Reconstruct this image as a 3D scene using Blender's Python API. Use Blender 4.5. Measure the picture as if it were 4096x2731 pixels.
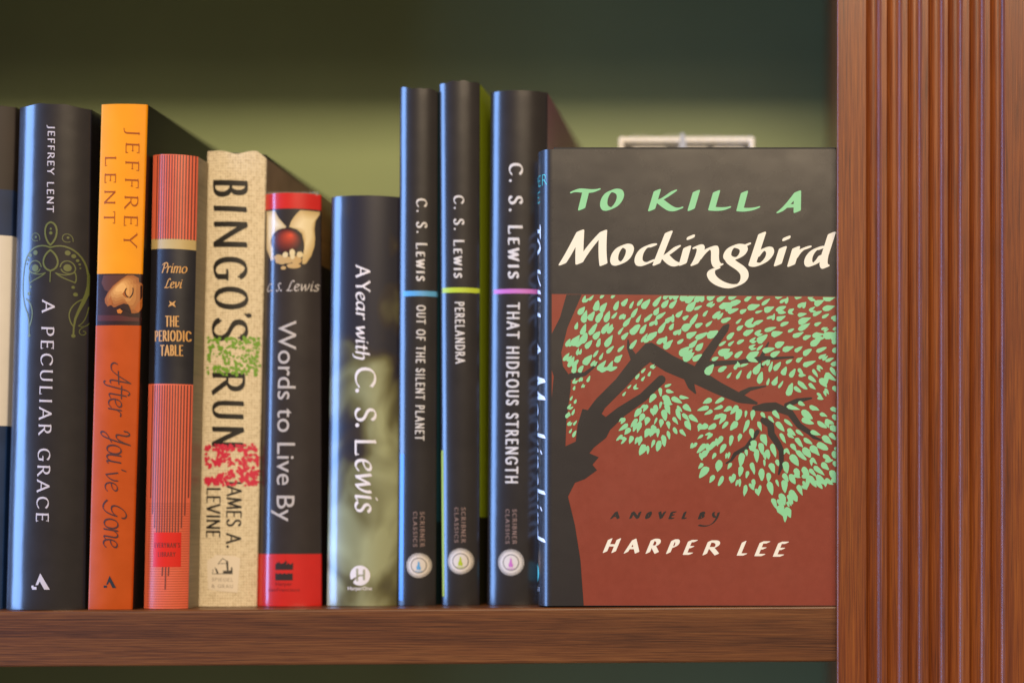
import bpy, bmesh, math, random
from mathutils import Vector, Matrix
from mathutils.geometry import delaunay_2d_cdt

SC = bpy.context.scene
for o in list(bpy.data.objects):
    bpy.data.objects.remove(o)

# ------------------------------------------------------------------ camera
K = 0.1171875e-3          # metres per photo pixel on the plane Y = 0
DIST = 0.80               # camera to the plane Y = 0
VPX, VPY = 3100.0, 2080.0 # photo pixel straight in front of the (shifted) lens
CX = (VPX - 2048) * K
CZ = (2424 - VPY) * K

def W(px, py, Y=0.0):
    s = (DIST + Y) / DIST
    return Vector((CX + (px - VPX) * K * s, Y, CZ - (py - VPY) * K * s))

cam = bpy.data.cameras.new('camera')
cam.lens = 60.0
cam.sensor_width = 36.0
cam.shift_x = (2048 - VPX) / 4096
cam.shift_y = (VPY - 1365.5) / 4096
cam.clip_start = 0.05
cam.clip_end = 50
cam.dof.use_dof = True
cam.dof.focus_distance = DIST - 0.004
cam.dof.aperture_fstop = 1.9
camo = bpy.data.objects.new('camera', cam)
camo.location = (CX, -DIST, CZ)
camo.rotation_euler = (math.pi / 2, 0, 0)
SC.collection.objects.link(camo)
SC.camera = camo

# ------------------------------------------------------------------ light
world = bpy.data.worlds.new('World')
SC.world = world
world.use_nodes = True
bg = world.node_tree.nodes['Background']
bg.inputs[0].default_value = (1.0, 0.86, 0.72, 1)
bg.inputs[1].default_value = 0.21

def area(name, loc, target, sx, sy, power, col, spread=180):
    l = bpy.data.lights.new(name, 'AREA')
    l.shape = 'RECTANGLE'
    l.size, l.size_y = sx, sy
    l.energy = power
    l.color = col
    l.spread = math.radians(spread)
    o = bpy.data.objects.new(name, l)
    o.location = loc
    d = Vector(target) - Vector(loc)
    o.rotation_euler = d.to_track_quat('-Z', 'Y').to_euler()
    SC.collection.objects.link(o)
    return o

area('warm_ceiling_lamp', (0.12, -1.75, 1.22), (0.05, 0.0, 0.15), 0.95, 0.26, 42.0, (1.0, 0.78, 0.50))
area('warm_room_light', (0.45, -2.2, 1.20), (0, 0, 0.2), 1.2, 0.4, 8.0, (1.0, 0.78, 0.56))
area('window_daylight', (-2.1, -0.64, 0.30), (0.0, 0.0, 0.12), 0.80, 2.4, 104.0, (0.23, 0.44, 0.95))

SC.view_settings.view_transform = 'Standard'
SC.view_settings.look = 'None'
SC.view_settings.exposure = 0.0
SC.view_settings.gamma = 1.0
SC.view_settings.use_curve_mapping = False
SC.cycles.use_denoising = True
SC.cycles.denoising_input_passes = 'RGB_ALBEDO_NORMAL'
SC.cycles.denoising_prefilter = 'ACCURATE'
SC.cycles.use_adaptive_sampling = False
SC.cycles.max_bounces = 8
SC.cycles.sample_clamp_indirect = 4.0

# ------------------------------------------------------------------ materials
def srgb(r, g, b):
    f = lambda c: (c / 255 / 12.92) if c / 255 <= 0.04045 else ((c / 255 + 0.055) / 1.055) ** 2.4
    return (f(r), f(g), f(b), 1.0)

def mat(name, col, rough=0.45, spec=0.5, coat=0.0, coat_rough=0.05, vary=0.0, vscale=90.0,
        bump=0.0, bscale=900.0, stretch=(1, 1, 1)):
    m = bpy.data.materials.new(name)
    m.use_nodes = True
    nt = m.node_tree
    b = nt.nodes['Principled BSDF']
    if len(col) == 3:
        col = (*col, 1)
    b.inputs['Base Color'].default_value = col
    b.inputs['Roughness'].default_value = rough
    b.inputs['Specular IOR Level'].default_value = spec
    b.inputs['Coat Weight'].default_value = coat
    b.inputs['Coat Roughness'].default_value = coat_rough
    b.inputs['Coat IOR'].default_value = 1.60 if coat_rough > .1 else 1.5
    tc = nt.nodes.new('ShaderNodeTexCoord')
    mp = nt.nodes.new('ShaderNodeMapping')
    mp.inputs['Scale'].default_value = stretch
    nt.links.new(tc.outputs['Object'], mp.inputs['Vector'])
    if vary:
        n = nt.nodes.new('ShaderNodeTexNoise')
        n.inputs['Scale'].default_value = vscale
        n.inputs['Detail'].default_value = 6
        nt.links.new(mp.outputs[0], n.inputs['Vector'])
        r = nt.nodes.new('ShaderNodeValToRGB')
        r.color_ramp.elements[0].position = 0.3
        r.color_ramp.elements[1].position = 0.7
        r.color_ramp.elements[0].color = (*[c * (1 - vary) for c in col[:3]], 1)
        r.color_ramp.elements[1].color = (*[min(1, c * (1 + vary)) for c in col[:3]], 1)
        nt.links.new(n.outputs['Fac'], r.inputs['Fac'])
        nt.links.new(r.outputs['Color'], b.inputs['Base Color'])
        # a little wear in the gloss
        mr = nt.nodes.new('ShaderNodeMapRange')
        mr.inputs['To Min'].default_value = max(0.02, rough - 0.06)
        mr.inputs['To Max'].default_value = min(1, rough + 0.06)
        nt.links.new(n.outputs['Fac'], mr.inputs['Value'])
        nt.links.new(mr.outputs[0], b.inputs['Roughness'])
    if coat:
        # handled paper: uneven gloss and a slightly wavy skin
        n4 = nt.nodes.new('ShaderNodeTexNoise')
        n4.inputs['Scale'].default_value = 26
        n4.inputs['Detail'].default_value = 7
        n4.inputs['Roughness'].default_value = .65
        nt.links.new(mp.outputs[0], n4.inputs['Vector'])
        m4 = nt.nodes.new('ShaderNodeMapRange')
        m4.inputs['From Min'].default_value = .3
        m4.inputs['From Max'].default_value = .7
        m4.inputs['To Min'].default_value = coat_rough * .88
        m4.inputs['To Max'].default_value = coat_rough * 1.2
        nt.links.new(n4.outputs['Fac'], m4.inputs['Value'])
        nt.links.new(m4.outputs[0], b.inputs['Coat Roughness'])
        n5 = nt.nodes.new('ShaderNodeTexNoise')
        n5.inputs['Scale'].default_value = 34
        n5.inputs['Detail'].default_value = 2
        nt.links.new(mp.outputs[0], n5.inputs['Vector'])
        b5 = nt.nodes.new('ShaderNodeBump')
        b5.inputs['Strength'].default_value = .35
        b5.inputs['Distance'].default_value = .0009
        nt.links.new(n5.outputs['Fac'], b5.inputs['Height'])
        nt.links.new(b5.outputs[0], b.inputs['Coat Normal'])
    if bump:
        n2 = nt.nodes.new('ShaderNodeTexNoise')
        n2.inputs['Scale'].default_value = bscale
        n2.inputs['Detail'].default_value = 3
        nt.links.new(mp.outputs[0], n2.inputs['Vector'])
        bp = nt.nodes.new('ShaderNodeBump')
        bp.inputs['Strength'].default_value = bump
        bp.inputs['Distance'].default_value = 0.0004
        nt.links.new(n2.outputs['Fac'], bp.inputs['Height'])
        nt.links.new(bp.outputs[0], b.inputs['Normal'])
        if coat:
            nt.links.new(b5.outputs[0], bp.inputs['Normal'])
    return m

def wood(name, dark, mid, light, axis, rough=0.3, coat=0.25, seed=0.0, gscale=1.0):
    m = bpy.data.materials.new(name)
    m.use_nodes = True
    nt = m.node_tree
    N, L = nt.nodes, nt.links
    b = N['Principled BSDF']
    tc = N.new('ShaderNodeTexCoord')
    mp = N.new('ShaderNodeMapping')
    st = 9.0
    sc = [130.0 * gscale] * 3
    sc[axis] = 130.0 * gscale / 55
    mp.inputs['Scale'].default_value = sc
    mp.inputs['Location'].default_value = (seed, seed * 1.7, seed * 0.6)
    L.new(tc.outputs['Object'], mp.inputs['Vector'])
    n1 = N.new('ShaderNodeTexNoise')           # broad figure
    n1.inputs['Scale'].default_value = 0.55
    n1.inputs['Detail'].default_value = 3
    n1.inputs['Distortion'].default_value = 0.6
    L.new(mp.outputs[0], n1.inputs['Vector'])
    n2 = N.new('ShaderNodeTexNoise')           # grain lines
    n2.inputs['Scale'].default_value = 11.0
    n2.inputs['Detail'].default_value = 8
    n2.inputs['Roughness'].default_value = 0.65
    n2.inputs['Distortion'].default_value = 0.3
    L.new(mp.outputs[0], n2.inputs['Vector'])
    n3 = N.new('ShaderNodeTexNoise')           # pores
    n3.inputs['Scale'].default_value = 18.0
    n3.inputs['Detail'].default_value = 2
    L.new(mp.outputs[0], n3.inputs['Vector'])
    a = N.new('ShaderNodeMath'); a.operation = 'MULTIPLY_ADD'
    L.new(n2.outputs['Fac'], a.inputs[0]); a.inputs[1].default_value = 0.75
    a2 = N.new('ShaderNodeMath'); a2.operation = 'MULTIPLY'
    L.new(n1.outputs['Fac'], a2.inputs[0]); a2.inputs[1].default_value = 0.45
    L.new(a2.outputs[0], a.inputs[2])
    r = N.new('ShaderNodeValToRGB')
    e = r.color_ramp.elements
    e[0].position, e[0].color = 0.405, (*dark, 1)
    e[1].position, e[1].color = 0.76, (*light, 1)
    k = r.color_ramp.elements.new(0.57); k.color = (*mid, 1)
    L.new(a.outputs[0], r.inputs['Fac'])
    pr = N.new('ShaderNodeMapRange')
    pr.inputs['From Min'].default_value = 0.30
    pr.inputs['From Max'].default_value = 0.46
    pr.inputs['To Min'].default_value = 0.62
    pr.inputs['To Max'].default_value = 1.0
    L.new(n3.outputs['Fac'], pr.inputs['Value'])
    mx = N.new('ShaderNodeMix'); mx.data_type = 'RGBA'; mx.blend_type = 'MULTIPLY'
    mx.inputs['Factor'].default_value = 1.0
    L.new(r.outputs['Color'], mx.inputs[6]); L.new(pr.outputs[0], mx.inputs[7])
    L.new(mx.outputs[2], b.inputs['Base Color'])
    b.inputs['Roughness'].default_value = rough
    b.inputs['Specular IOR Level'].default_value = 0.35
    b.inputs['Coat Weight'].default_value = coat
    b.inputs['Coat Roughness'].default_value = 0.15
    bp = N.new('ShaderNodeBump')
    bp.inputs['Strength'].default_value = 0.22
    bp.inputs['Distance'].default_value = 0.0004
    L.new(n2.outputs['Fac'], bp.inputs['Height'])
    L.new(bp.outputs[0], b.inputs['Normal'])
    return m

# ------------------------------------------------------------------ object helpers
def link(o):
    SC.collection.objects.link(o)
    return o

def thing(name, label, cat, loc, group=None):
    o = link(bpy.data.objects.new(name, None))
    o.empty_display_size = 0.01
    o.location = loc
    o['label'] = label
    o['category'] = cat
    if group:
        o['group'] = group
    return o

def mesh_obj(name, verts, faces, mats, parent=None, fmats=None, smooth=False):
    off = parent_loc(parent)
    me = bpy.data.meshes.new(name)
    me.from_pydata([tuple(Vector(v) - off) for v in verts], [], faces)
    for m in mats:
        me.materials.append(m)
    if fmats:
        for p, i in zip(me.polygons, fmats):
            p.material_index = i
    if smooth:
        me.polygons.foreach_set('use_smooth', [True] * len(me.polygons))
    o = link(bpy.data.objects.new(name, me))
    if parent:
        o.parent = parent
    return o

def parent_loc(p):
    v = Vector((0, 0, 0))
    while p is not None:
        v += p.location
        p = p.parent
    return v

def box(name, x0, x1, y0, y1, z0, z1, m, parent=None, bevel=0.0, segs=2):
    v = [(x, y, z) for z in (z0, z1) for y in (y0, y1) for x in (x0, x1)]
    f = [(0, 2, 3, 1), (4, 5, 7, 6), (0, 1, 5, 4), (2, 6, 7, 3), (0, 4, 6, 2), (1, 3, 7, 5)]
    o = mesh_obj(name, v, f, [m], parent)
    if bevel:
        bv = o.modifiers.new('bevel', 'BEVEL')
        bv.width = bevel
        bv.segments = segs
    return o

# ------------------------------------------------------------------ vector drawing
def path(d, n=9):
    """tiny 'M x y L x y C ...' reader -> list of polylines"""
    t = d.replace('M', ' M ').replace('L', ' L ').replace('C', ' C ').split()
    out, cur, cmd, i = [], None, None, 0
    while i < len(t):
        if t[i] in 'MLC':
            cmd = t[i]; i += 1
        if cmd == 'M':
            cur = [(float(t[i]), float(t[i + 1]))]; out.append(cur); i += 2; cmd = 'L'
        elif cmd == 'L':
            cur.append((float(t[i]), float(t[i + 1]))); i += 2
        else:
            p0 = cur[-1]
            p = [(float(t[i + 2 * k]), float(t[i + 2 * k + 1])) for k in range(3)]
            i += 6
            for k in range(1, n + 1):
                s = k / n
                a, b, c, e = (1 - s) ** 3, 3 * s * (1 - s) ** 2, 3 * s * s * (1 - s), s ** 3
                cur.append((a * p0[0] + b * p[0][0] + c * p[1][0] + e * p[2][0],
                            a * p0[1] + b * p[0][1] + c * p[1][1] + e * p[2][1]))
    return out

def hull(pts):
    pts = sorted(set((round(x, 5), round(y, 5)) for x, y in pts))
    if len(pts) < 3:
        return None
    def half(ps):
        h = []
        for p in ps:
            while len(h) > 1 and (h[-1][0] - h[-2][0]) * (p[1] - h[-2][1]) - (h[-1][1] - h[-2][1]) * (p[0] - h[-2][0]) <= 1e-9:
                h.pop()
            h.append(p)
        return h
    a, b = half(pts), half(pts[::-1])
    h = a[:-1] + b[:-1]
    return h if len(h) >= 3 else None

def nib_shape(w, t, ang, n=10):
    c, s = math.cos(ang), math.sin(ang)
    r = []
    for k in range(n):
        a = 2 * math.pi * (k + 0.5) / n
        # squarish pen
        x = math.copysign(abs(math.cos(a)) ** 0.6, math.cos(a)) * w / 2
        y = math.copysign(abs(math.sin(a)) ** 0.6, math.sin(a)) * t / 2
        r.append((x * c - y * s, x * s + y * c))
    return r

def sweep(polyline, nib):
    out = []
    for a, b in zip(polyline[:-1], polyline[1:]):
        h = hull([(a[0] + x, a[1] + y) for x, y in nib] + [(b[0] + x, b[1] + y) for x, y in nib])
        if h:
            out.append(h)
    return out

def taper(pts, n=9):
    out = []
    circ = [(math.cos(2 * math.pi * k / n), math.sin(2 * math.pi * k / n)) for k in range(n)]
    for (x0, y0, r0), (x1, y1, r1) in zip(pts[:-1], pts[1:]):
        out.append(hull([(x0 + r0 * c, y0 + r0 * s) for c, s in circ] + [(x1 + r1 * c, y1 + r1 * s) for c, s in circ]))
    return out

def ell(cx, cy, rx, ry=None, n=28, rot=0):
    ry = rx if ry is None else ry
    c, s = math.cos(rot), math.sin(rot)
    return [(cx + rx * math.cos(a) * c - ry * math.sin(a) * s, cy + rx * math.cos(a) * s + ry * math.sin(a) * c)
            for a in (2 * math.pi * k / n for k in range(n))]

def rect(x0, y0, x1, y1):
    return [(x0, y0), (x1, y0), (x1, y1), (x0, y1)]

GL = {
 'A': (.84, 'M.03 0 L.42 1 M.42 1 L.80 0 M.17 .34 L.67 .34'),
 'B': (.64, 'M.1 0 L.1 1 M.1 1 L.3 1 C.6 1 .6 .54 .3 .54 L.1 .54 M.3 .54 C.72 .54 .72 0 .3 0 L.1 0'),
 'C': (.80, 'M.75 .80 C.6 1.04 .06 1.1 .06 .5 C.06 -.1 .6 -.06 .77 .18'),
 'D': (.82, 'M.1 0 L.1 1 M.1 1 L.3 1 C.92 1 .92 0 .3 0 L.1 0'),
 'E': (.60, 'M.1 0 L.1 1 M.1 1 L.54 1 M.1 .52 L.45 .52 M.1 0 L.56 0'),
 'F': (.56, 'M.1 0 L.1 1 M.1 1 L.52 1 M.1 .52 L.44 .52'),
 'G': (.84, 'M.75 .82 C.6 1.04 .06 1.1 .06 .5 C.06 -.06 .55 -.08 .76 .12 M.76 .12 L.76 .42 M.56 .42 L.82 .42'),
 'H': (.82, 'M.1 0 L.1 1 M.72 0 L.72 1 M.1 .52 L.72 .52'),
 'I': (.26, 'M.13 0 L.13 1'),
 'J': (.32, 'M.2 1 L.2 .1 C.2 -.12 .1 -.2 -.04 -.18'),
 'K': (.76, 'M.1 0 L.1 1 M.66 1 L.12 .46 M.26 .6 L.74 0'),
 'L': (.58, 'M.1 1 L.1 0 M.1 0 L.55 0'),
 'M': (.96, 'M.06 0 L.16 1 M.16 1 L.48 .08 M.48 .08 L.8 1 M.8 1 L.9 0'),
 'N': (.84, 'M.1 0 L.1 1 M.1 1 L.74 0 M.74 0 L.74 1'),
 'O': (.92, 'M.46 1 C-.07 1 -.07 0 .46 0 C.99 0 .99 1 .46 1'),
 'P': (.62, 'M.1 0 L.1 1 M.1 1 L.3 1 C.66 1 .66 .46 .3 .46 L.1 .46'),
 'R': (.70, 'M.1 0 L.1 1 M.1 1 L.3 1 C.64 1 .64 .48 .3 .48 L.1 .48 M.32 .48 L.7 0'),
 'S': (.56, 'M.49 .84 C.42 1.05 .07 1.05 .08 .76 C.08 .5 .51 .55 .51 .25 C.51 -.07 .1 -.06 .05 .18'),
 'T': (.72, 'M.36 0 L.36 1 M.03 1 L.69 1'),
 'U': (.80, 'M.1 1 L.1 .32 C.1 -.1 .7 -.1 .7 .32 L.7 1'),
 'V': (.80, 'M.02 1 L.4 0 M.4 0 L.78 1'),
 'W': (1.1, 'M.02 1 L.3 0 M.3 0 L.55 .95 M.55 .95 L.8 0 M.8 0 L1.08 1'),
 'Y': (.74, 'M.02 1 L.37 .46 M.37 .46 L.37 0 M.37 .46 L.72 1'),
 '&': (.84, 'M.78 0 L.2 .72 C.12 1.04 .5 1.04 .46 .78 C.42 .6 .04 .5 .06 .22 C.1 -.1 .6 -.1 .74 .42'),
 "'": (.18, 'M.1 1 L.06 .80'),
 '.': (.24, 'M.10 .04 L.14 .04'),
 ' ': (.34, ''),
}
LOW = {
 'a': (.54, 'M.43 .58 C.1 .7 .02 .4 .05 .2 C.08 -.06 .3 -.04 .41 .3 M.45 .62 L.41 .12 C.41 -.02 .47 0 .53 .07'),
 'e': (.48, 'M.07 .30 C.5 .36 .46 .63 .28 .62 C-.02 .62 -.02 0 .26 0 C.34 0 .41 .04 .46 .12'),
 'f': (.34, 'M.44 .90 C.34 1.05 .23 .95 .2 .75 L.1 -.1 C.06 -.3 -.08 -.3 -.1 -.2 M.03 .60 L.34 .60'),
 'h': (.56, 'M.1 1 L.08 0 M.08 .38 C.2 .7 .48 .7 .44 .36 L.42 .12 C.42 -.1 .34 -.2 .26 -.2'),
 'i': (.24, 'M.1 .62 L.1 .1 C.1 -.02 .17 0 .23 .07 M.12 .84 L.14 .86'),
 'm': (.84, 'M.08 .62 L.08 0 M.08 .4 C.18 .7 .42 .7 .39 .4 L.38 0 M.38 .4 C.48 .7 .74 .7 .71 .4 L.7 .1 C.7 -.02 .77 0 .83 .07'),
 'n': (.56, 'M.08 .62 L.08 0 M.08 .4 C.2 .7 .47 .7 .43 .4 L.42 .1 C.42 -.02 .49 0 .55 .07'),
 'o': (.54, 'M.27 .62 C-.05 .62 -.05 0 .27 0 C.57 0 .57 .62 .27 .62'),
 'r': (.42, 'M.1 .62 L.09 0 M.09 .36 C.16 .55 .26 .66 .39 .58'),
 's': (.40, 'M.36 .52 C.28 .66 .06 .64 .08 .48 C.1 .32 .36 .34 .36 .16 C.36 -.04 .1 -.02 .03 .1'),
 't': (.36, 'M.17 .82 L.15 .12 C.15 -.03 .27 0 .34 .08 M.02 .60 L.33 .60'),
 'u': (.56, 'M.08 .62 L.08 .2 C.08 -.06 .34 -.06 .43 .22 M.45 .62 L.43 .12 C.43 -.02 .49 0 .55 .07'),
 'v': (.50, 'M.05 .62 L.2 .02 M.2 .02 C.36 .15 .48 .4 .42 .62'),
 'w': (.78, 'M.05 .62 L.18 .02 M.18 .02 L.4 .58 M.4 .58 L.52 .02 M.52 .02 C.66 .15 .78 .4 .72 .62'),
}
SCRIPT_CAPS = {
 'A': (.80, 'M-.22 .36 C-.34 .2 -.2 -.02 .1 .1 C.3 .25 .5 .8 .62 1 M.62 1 L.58 .2 C.58 .02 .66 0 .74 .08 M.12 .42 L.74 .46'),
 'Y': (.90, 'M.04 .72 C.02 .98 .24 1.02 .28 .8 C.3 .55 .2 .40 .36 .38 C.54 .38 .64 .6 .74 .98 M.74 .98 C.66 .5 .6 .1 .46 -.2 C.36 -.36 .2 -.32 .22 -.18 C.26 .0 .5 .06 .7 .18'),
 'G': (.86, 'M.72 .78 C.74 .98 .5 1.04 .3 .82 C.08 .56 .1 .3 .3 .3 C.46 .3 .6 .42 .66 .56 M.66 .56 C.62 .2 .48 -.1 .26 -.08 C.1 -.06 .0 .02 -.08 .1'),
 'P': (.66, 'M.2 0 L.34 .95 M.08 .8 C.2 1.06 .72 1.08 .7 .74 C.66 .48 .4 .42 .28 .48'),
 'L': (.62, 'M.56 .86 C.56 1.04 .36 1.02 .3 .7 C.26 .4 .24 .1 .06 .04 C.2 .1 .36 -.06 .58 .08'),
 'C': (.66, 'M.6 .8 C.6 1.02 .3 1.0 .16 .6 C.04 .2 .2 -.04 .4 .02 C.5 .06 .56 .12 .6 .2'),
 'S': (.56, 'M.5 .8 C.46 1.04 .16 1.0 .2 .74 C.24 .52 .46 .5 .42 .22 C.38 -.06 .08 -.04 .06 .16'),
}

def glyph(ch, mode):
    if mode == 'script' and ch in SCRIPT_CAPS:
        w, d = SCRIPT_CAPS[ch]; return w, d, 1.0
    if mode == 'smallcaps' and ch.islower():
        w, d = GL[ch.upper()]; return w * 0.76, d, 0.76
    if ch in LOW:
        w, d = LOW[ch]; return w, d, 1.0
    w, d = GL[ch]
    return w, d, 1.0

def lettering(text, p0, p1, cap, nib=(.15, .05, 25), serif=0.0, slant=0.0, mode='caps', track=0.10, fit=True):
    """polygons of a line of lettering, p0 -> p1 = baseline start and end in photo pixels"""
    dx, dy = p1[0] - p0[0], p1[1] - p0[1]
    Ln = math.hypot(dx, dy)
    d = (dx / Ln, dy / Ln)
    u = (d[1], -d[0])
    total, items = 0.0, []
    for i, ch in enumerate(text):
        w, pd, s = glyph(ch, mode)
        items.append((total, pd, s, ch))
        total += w + (track if i < len(text) - 1 else 0)
    sx = Ln / cap / total if fit else 1.0
    nb = nib_shape(nib[0], nib[1], math.radians(nib[2]))
    groups = []
    for x0, pd, s, ch in items:
        if not pd:
            continue
        polys = []
        for pl in path(pd):
            q = [((x0 + x * s) * sx + slant * y * s, y * s) for x, y in pl]
            if ch in ".":
                polys.append([(q[0][0] + 0.02 + 0.10 * math.cos(a), 0.09 + 0.10 * math.sin(a)) for a in
                              (2 * math.pi * k / 12 for k in range(12))])
                continue
            polys += sweep(q, nb)
            if serif:
                for e, nx in ((q[0], q[1]), (q[-1], q[-2])):
                    ex, ey = e[0] - nx[0], e[1] - nx[1]
                    vert = abs(ey) > abs(ex) * 0.8
                    if vert and (abs(e[1]) < 0.03 or abs(e[1] - s) < 0.03) and ch not in "SCG'":
                        if ch in 'AVWMN' and abs(ex) > 0.05 * abs(ey) and ((ch == 'A' and e[1] > .5) or (ch in 'VW' and e[1] < .5)):
                            continue
                        b = serif * (0.8 if s < 1 else 1)
                        yy = 0.022 if e[1] < 0.5 * s else s - 0.022
                        polys.append([(e[0] - b, yy - .022), (e[0] + b, yy - .022), (e[0] + b, yy + .022), (e[0] - b, yy + .022)])
                    elif not vert and ch in 'EFLTZ' and (e[0] - x0 * sx) > 0.3 * sx * s or ch in 'T' and not vert:
                        sg = -1 if e[1] > 0.7 * s else 1
                        if abs(e[1] - .52 * s) < .05:
                            h0, h1 = e[1] - .08, e[1] + .08
                        else:
                            h0, h1 = sorted((e[1] - sg * .02, e[1] + sg * .17 * s))
                        polys.append([(e[0] - .025, h0), (e[0] + .025, h0), (e[0] + .025, h1), (e[0] - .025, h1)])
                    elif ch in 'SCG' and (e == q[0] or ch == 'S') and abs(e[1] - .5 * s) > .2 * s:
                        polys.append([(e[0] - .025, e[1] - .09 * s), (e[0] + .025, e[1] - .09 * s), (e[0] + .025, e[1] + .09 * s), (e[0] - .025, e[1] + .09 * s)])
        groups.append([[(p0[0] + (x * d[0] + y * u[0]) * cap, p0[1] + (x * d[1] + y * u[1]) * cap) for x, y in pg] for pg in polys])
    return groups

def bfont(text, p0, p1, cap, bold=0.0):
    """Blender's built-in sans letters as polygons along a baseline"""
    c = bpy.data.curves.new('tmp', 'FONT')
    c.body = text
    c.resolution_u = 4
    c.offset = bold
    o = bpy.data.objects.new('tmp', c)
    m = bpy.data.meshes.new_from_object(o)
    vs = [(v.co.x, v.co.y) for v in m.vertices]
    fs = [tuple(p.vertices) for p in m.polygons]
    bpy.data.objects.remove(o); bpy.data.curves.remove(c); bpy.data.meshes.remove(m)
    x0 = min(v[0] for v in vs); x1 = max(v[0] for v in vs)
    caph = 0.70
    dx, dy = p1[0] - p0[0], p1[1] - p0[1]
    Ln = math.hypot(dx, dy); d = (dx / Ln, dy / Ln); u = (d[1], -d[0])
    P = [(p0[0] + ((x - x0) / (x1 - x0) * Ln) * d[0] + y / caph * cap * u[0],
          p0[1] + ((x - x0) / (x1 - x0) * Ln) * d[1] + y / caph * cap * u[1]) for x, y in vs]
    return ('tris', P, fs)

def union(polys, holes=(), grid=0):
    """triangulated union of polygons -> verts2d, tris"""
    def ccw(p):
        q = []
        for c in p:
            if not q or abs(c[0] - q[-1][0]) + abs(c[1] - q[-1][1]) > 1e-3:
                q.append(c)
        ar = sum(a[0] * b[1] - b[0] * a[1] for a, b in zip(q, q[1:] + q[:1])) / 2
        if len(q) < 3 or abs(ar) < 0.02:
            return None
        return q if ar > 0 else q[::-1]
    polys = [q for q in (ccw(p) for p in polys if p) if q]
    holes = [q for q in (ccw(p) for p in holes if p) if q]
    if not polys:
        return [], []
    vs, fs = [], []
    for p in list(polys) + list(holes):
        b = len(vs)
        vs += [Vector(q) for q in p]
        fs.append(list(range(b, b + len(p))))
    ns = len(polys)
    if grid:
        xs = [v.x for v in vs]; ys = [v.y for v in vs]
        x0, x1, y0, y1 = min(xs), max(xs), min(ys), max(ys)
        g = x0 + grid * .37
        while g < x1:
            h = y0 + grid * .41
            while h < y1:
                vs.append(Vector((g, h))); h += grid * 2.3
            g += grid
    r = delaunay_2d_cdt(vs, [], fs, 0, 1e-4, True)
    tris = []
    for f, orig in zip(r[2], r[5]):
        if any(i < ns for i in orig) and not any(i >= ns for i in orig):
            tris.append(tuple(f))
    return [tuple(v) for v in r[0]], tris

def fine(vs, fs, lim=9.0):
    """split triangles that are long across a curved spine"""
    vs = list(vs); out = []; mid = {}
    todo = [tuple(f) for f in fs]
    while todo:
        f = todo.pop()
        k = max(range(3), key=lambda i: abs(vs[f[i]][0] - vs[f[(i + 1) % 3]][0]))
        a, b, c = f[k], f[(k + 1) % 3], f[(k + 2) % 3]
        if abs(vs[a][0] - vs[b][0]) <= lim:
            out.append(f); continue
        e = (min(a, b), max(a, b))
        if e not in mid:
            mid[e] = len(vs)
            vs.append(((vs[a][0] + vs[b][0]) / 2, (vs[a][1] + vs[b][1]) / 2))
        m = mid[e]
        todo += [(a, m, c), (m, b, c)]
    return vs, out

def flat(groups):
    return [p for g in groups for p in g]

cov_surface = [None]
class Print:
    """ink on a surface: collects polygons, becomes ONE mesh following the surface"""
    def __init__(self, surf):
        self.surf, self.v, self.f, self.m, self.mats = surf, [], [], [], []
    def add(self, what, material, off=0.00012, grid=0, holes=()):
        if not grid and self.surf is not cov_surface[0]:
            grid = 10
        if material not in self.mats:
            self.mats.append(material)
        mi = self.mats.index(material)
        if isinstance(what, tuple) and what[0] == 'tris':
            jobs = [union([[what[1][i] for i in f] for f in what[2]], (), grid or 12)]
        elif what and isinstance(what[0][0], (list,)) and isinstance(what[0][0][0], tuple):
            jobs = [union(g, (), grid) for g in what]          # letters
        else:
            jobs = [union(what, holes, grid)]                  # one drawing
        for vs, fs in jobs:
            if self.surf is not cov_surface[0]:
                vs, fs = fine(vs, fs)
            b = len(self.v)
            for x, y in vs:
                self.v.append(self.surf(x, y, off))
            for f in fs:
                a = [self.v[b + i] for i in f[:3]]
                n = (a[1] - a[0]).cross(a[2] - a[0])
                ff = [b + i for i in f]
                if n.dot(self.surf.facing) < 0:
                    ff.reverse()
                self.f.append(ff); self.m.append(mi)
        return self
    def build(self, name, parent, label=None):
        o = mesh_obj(name, self.v, self.f, self.mats, parent, self.m)
        if label:
            o['label'] = label
        return o

# ------------------------------------------------------------------ bookcase and wall
M_WALL = mat('green_paint', (0.25, 0.315, 0.145), rough=0.55, vary=0.06, vscale=14, bump=0.05, bscale=300)
M_POST = wood('cherry_wood_upright', (0.074, 0.012, 0.0015), (0.165, 0.035, 0.004), (0.275, 0.076, 0.008), 2, rough=0.46, coat=0.34, seed=3.1)
M_SHELF = wood('worn_brown_wood', (0.050, 0.015, 0.005), (0.122, 0.039, 0.010), (0.205, 0.076, 0.019), 0, rough=0.42, coat=0.12, seed=8.3, gscale=1.15)

WALL_Y = 0.205
wall = mesh_obj('wall', [(-0.9, WALL_Y, -0.6), (0.9, WALL_Y, -0.6), (0.9, WALL_Y, 0.8), (-0.9, WALL_Y, 0.8)], [(0, 1, 2, 3)], [M_WALL])
wall['kind'] = 'structure'
wall['label'] = 'olive green painted wall behind the shelf'

case = thing('bookcase', 'reddish brown wooden bookcase with plain shelf and fluted upright', 'bookcase', (W(3347, 2424).x, 0.0, -0.026))

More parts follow.
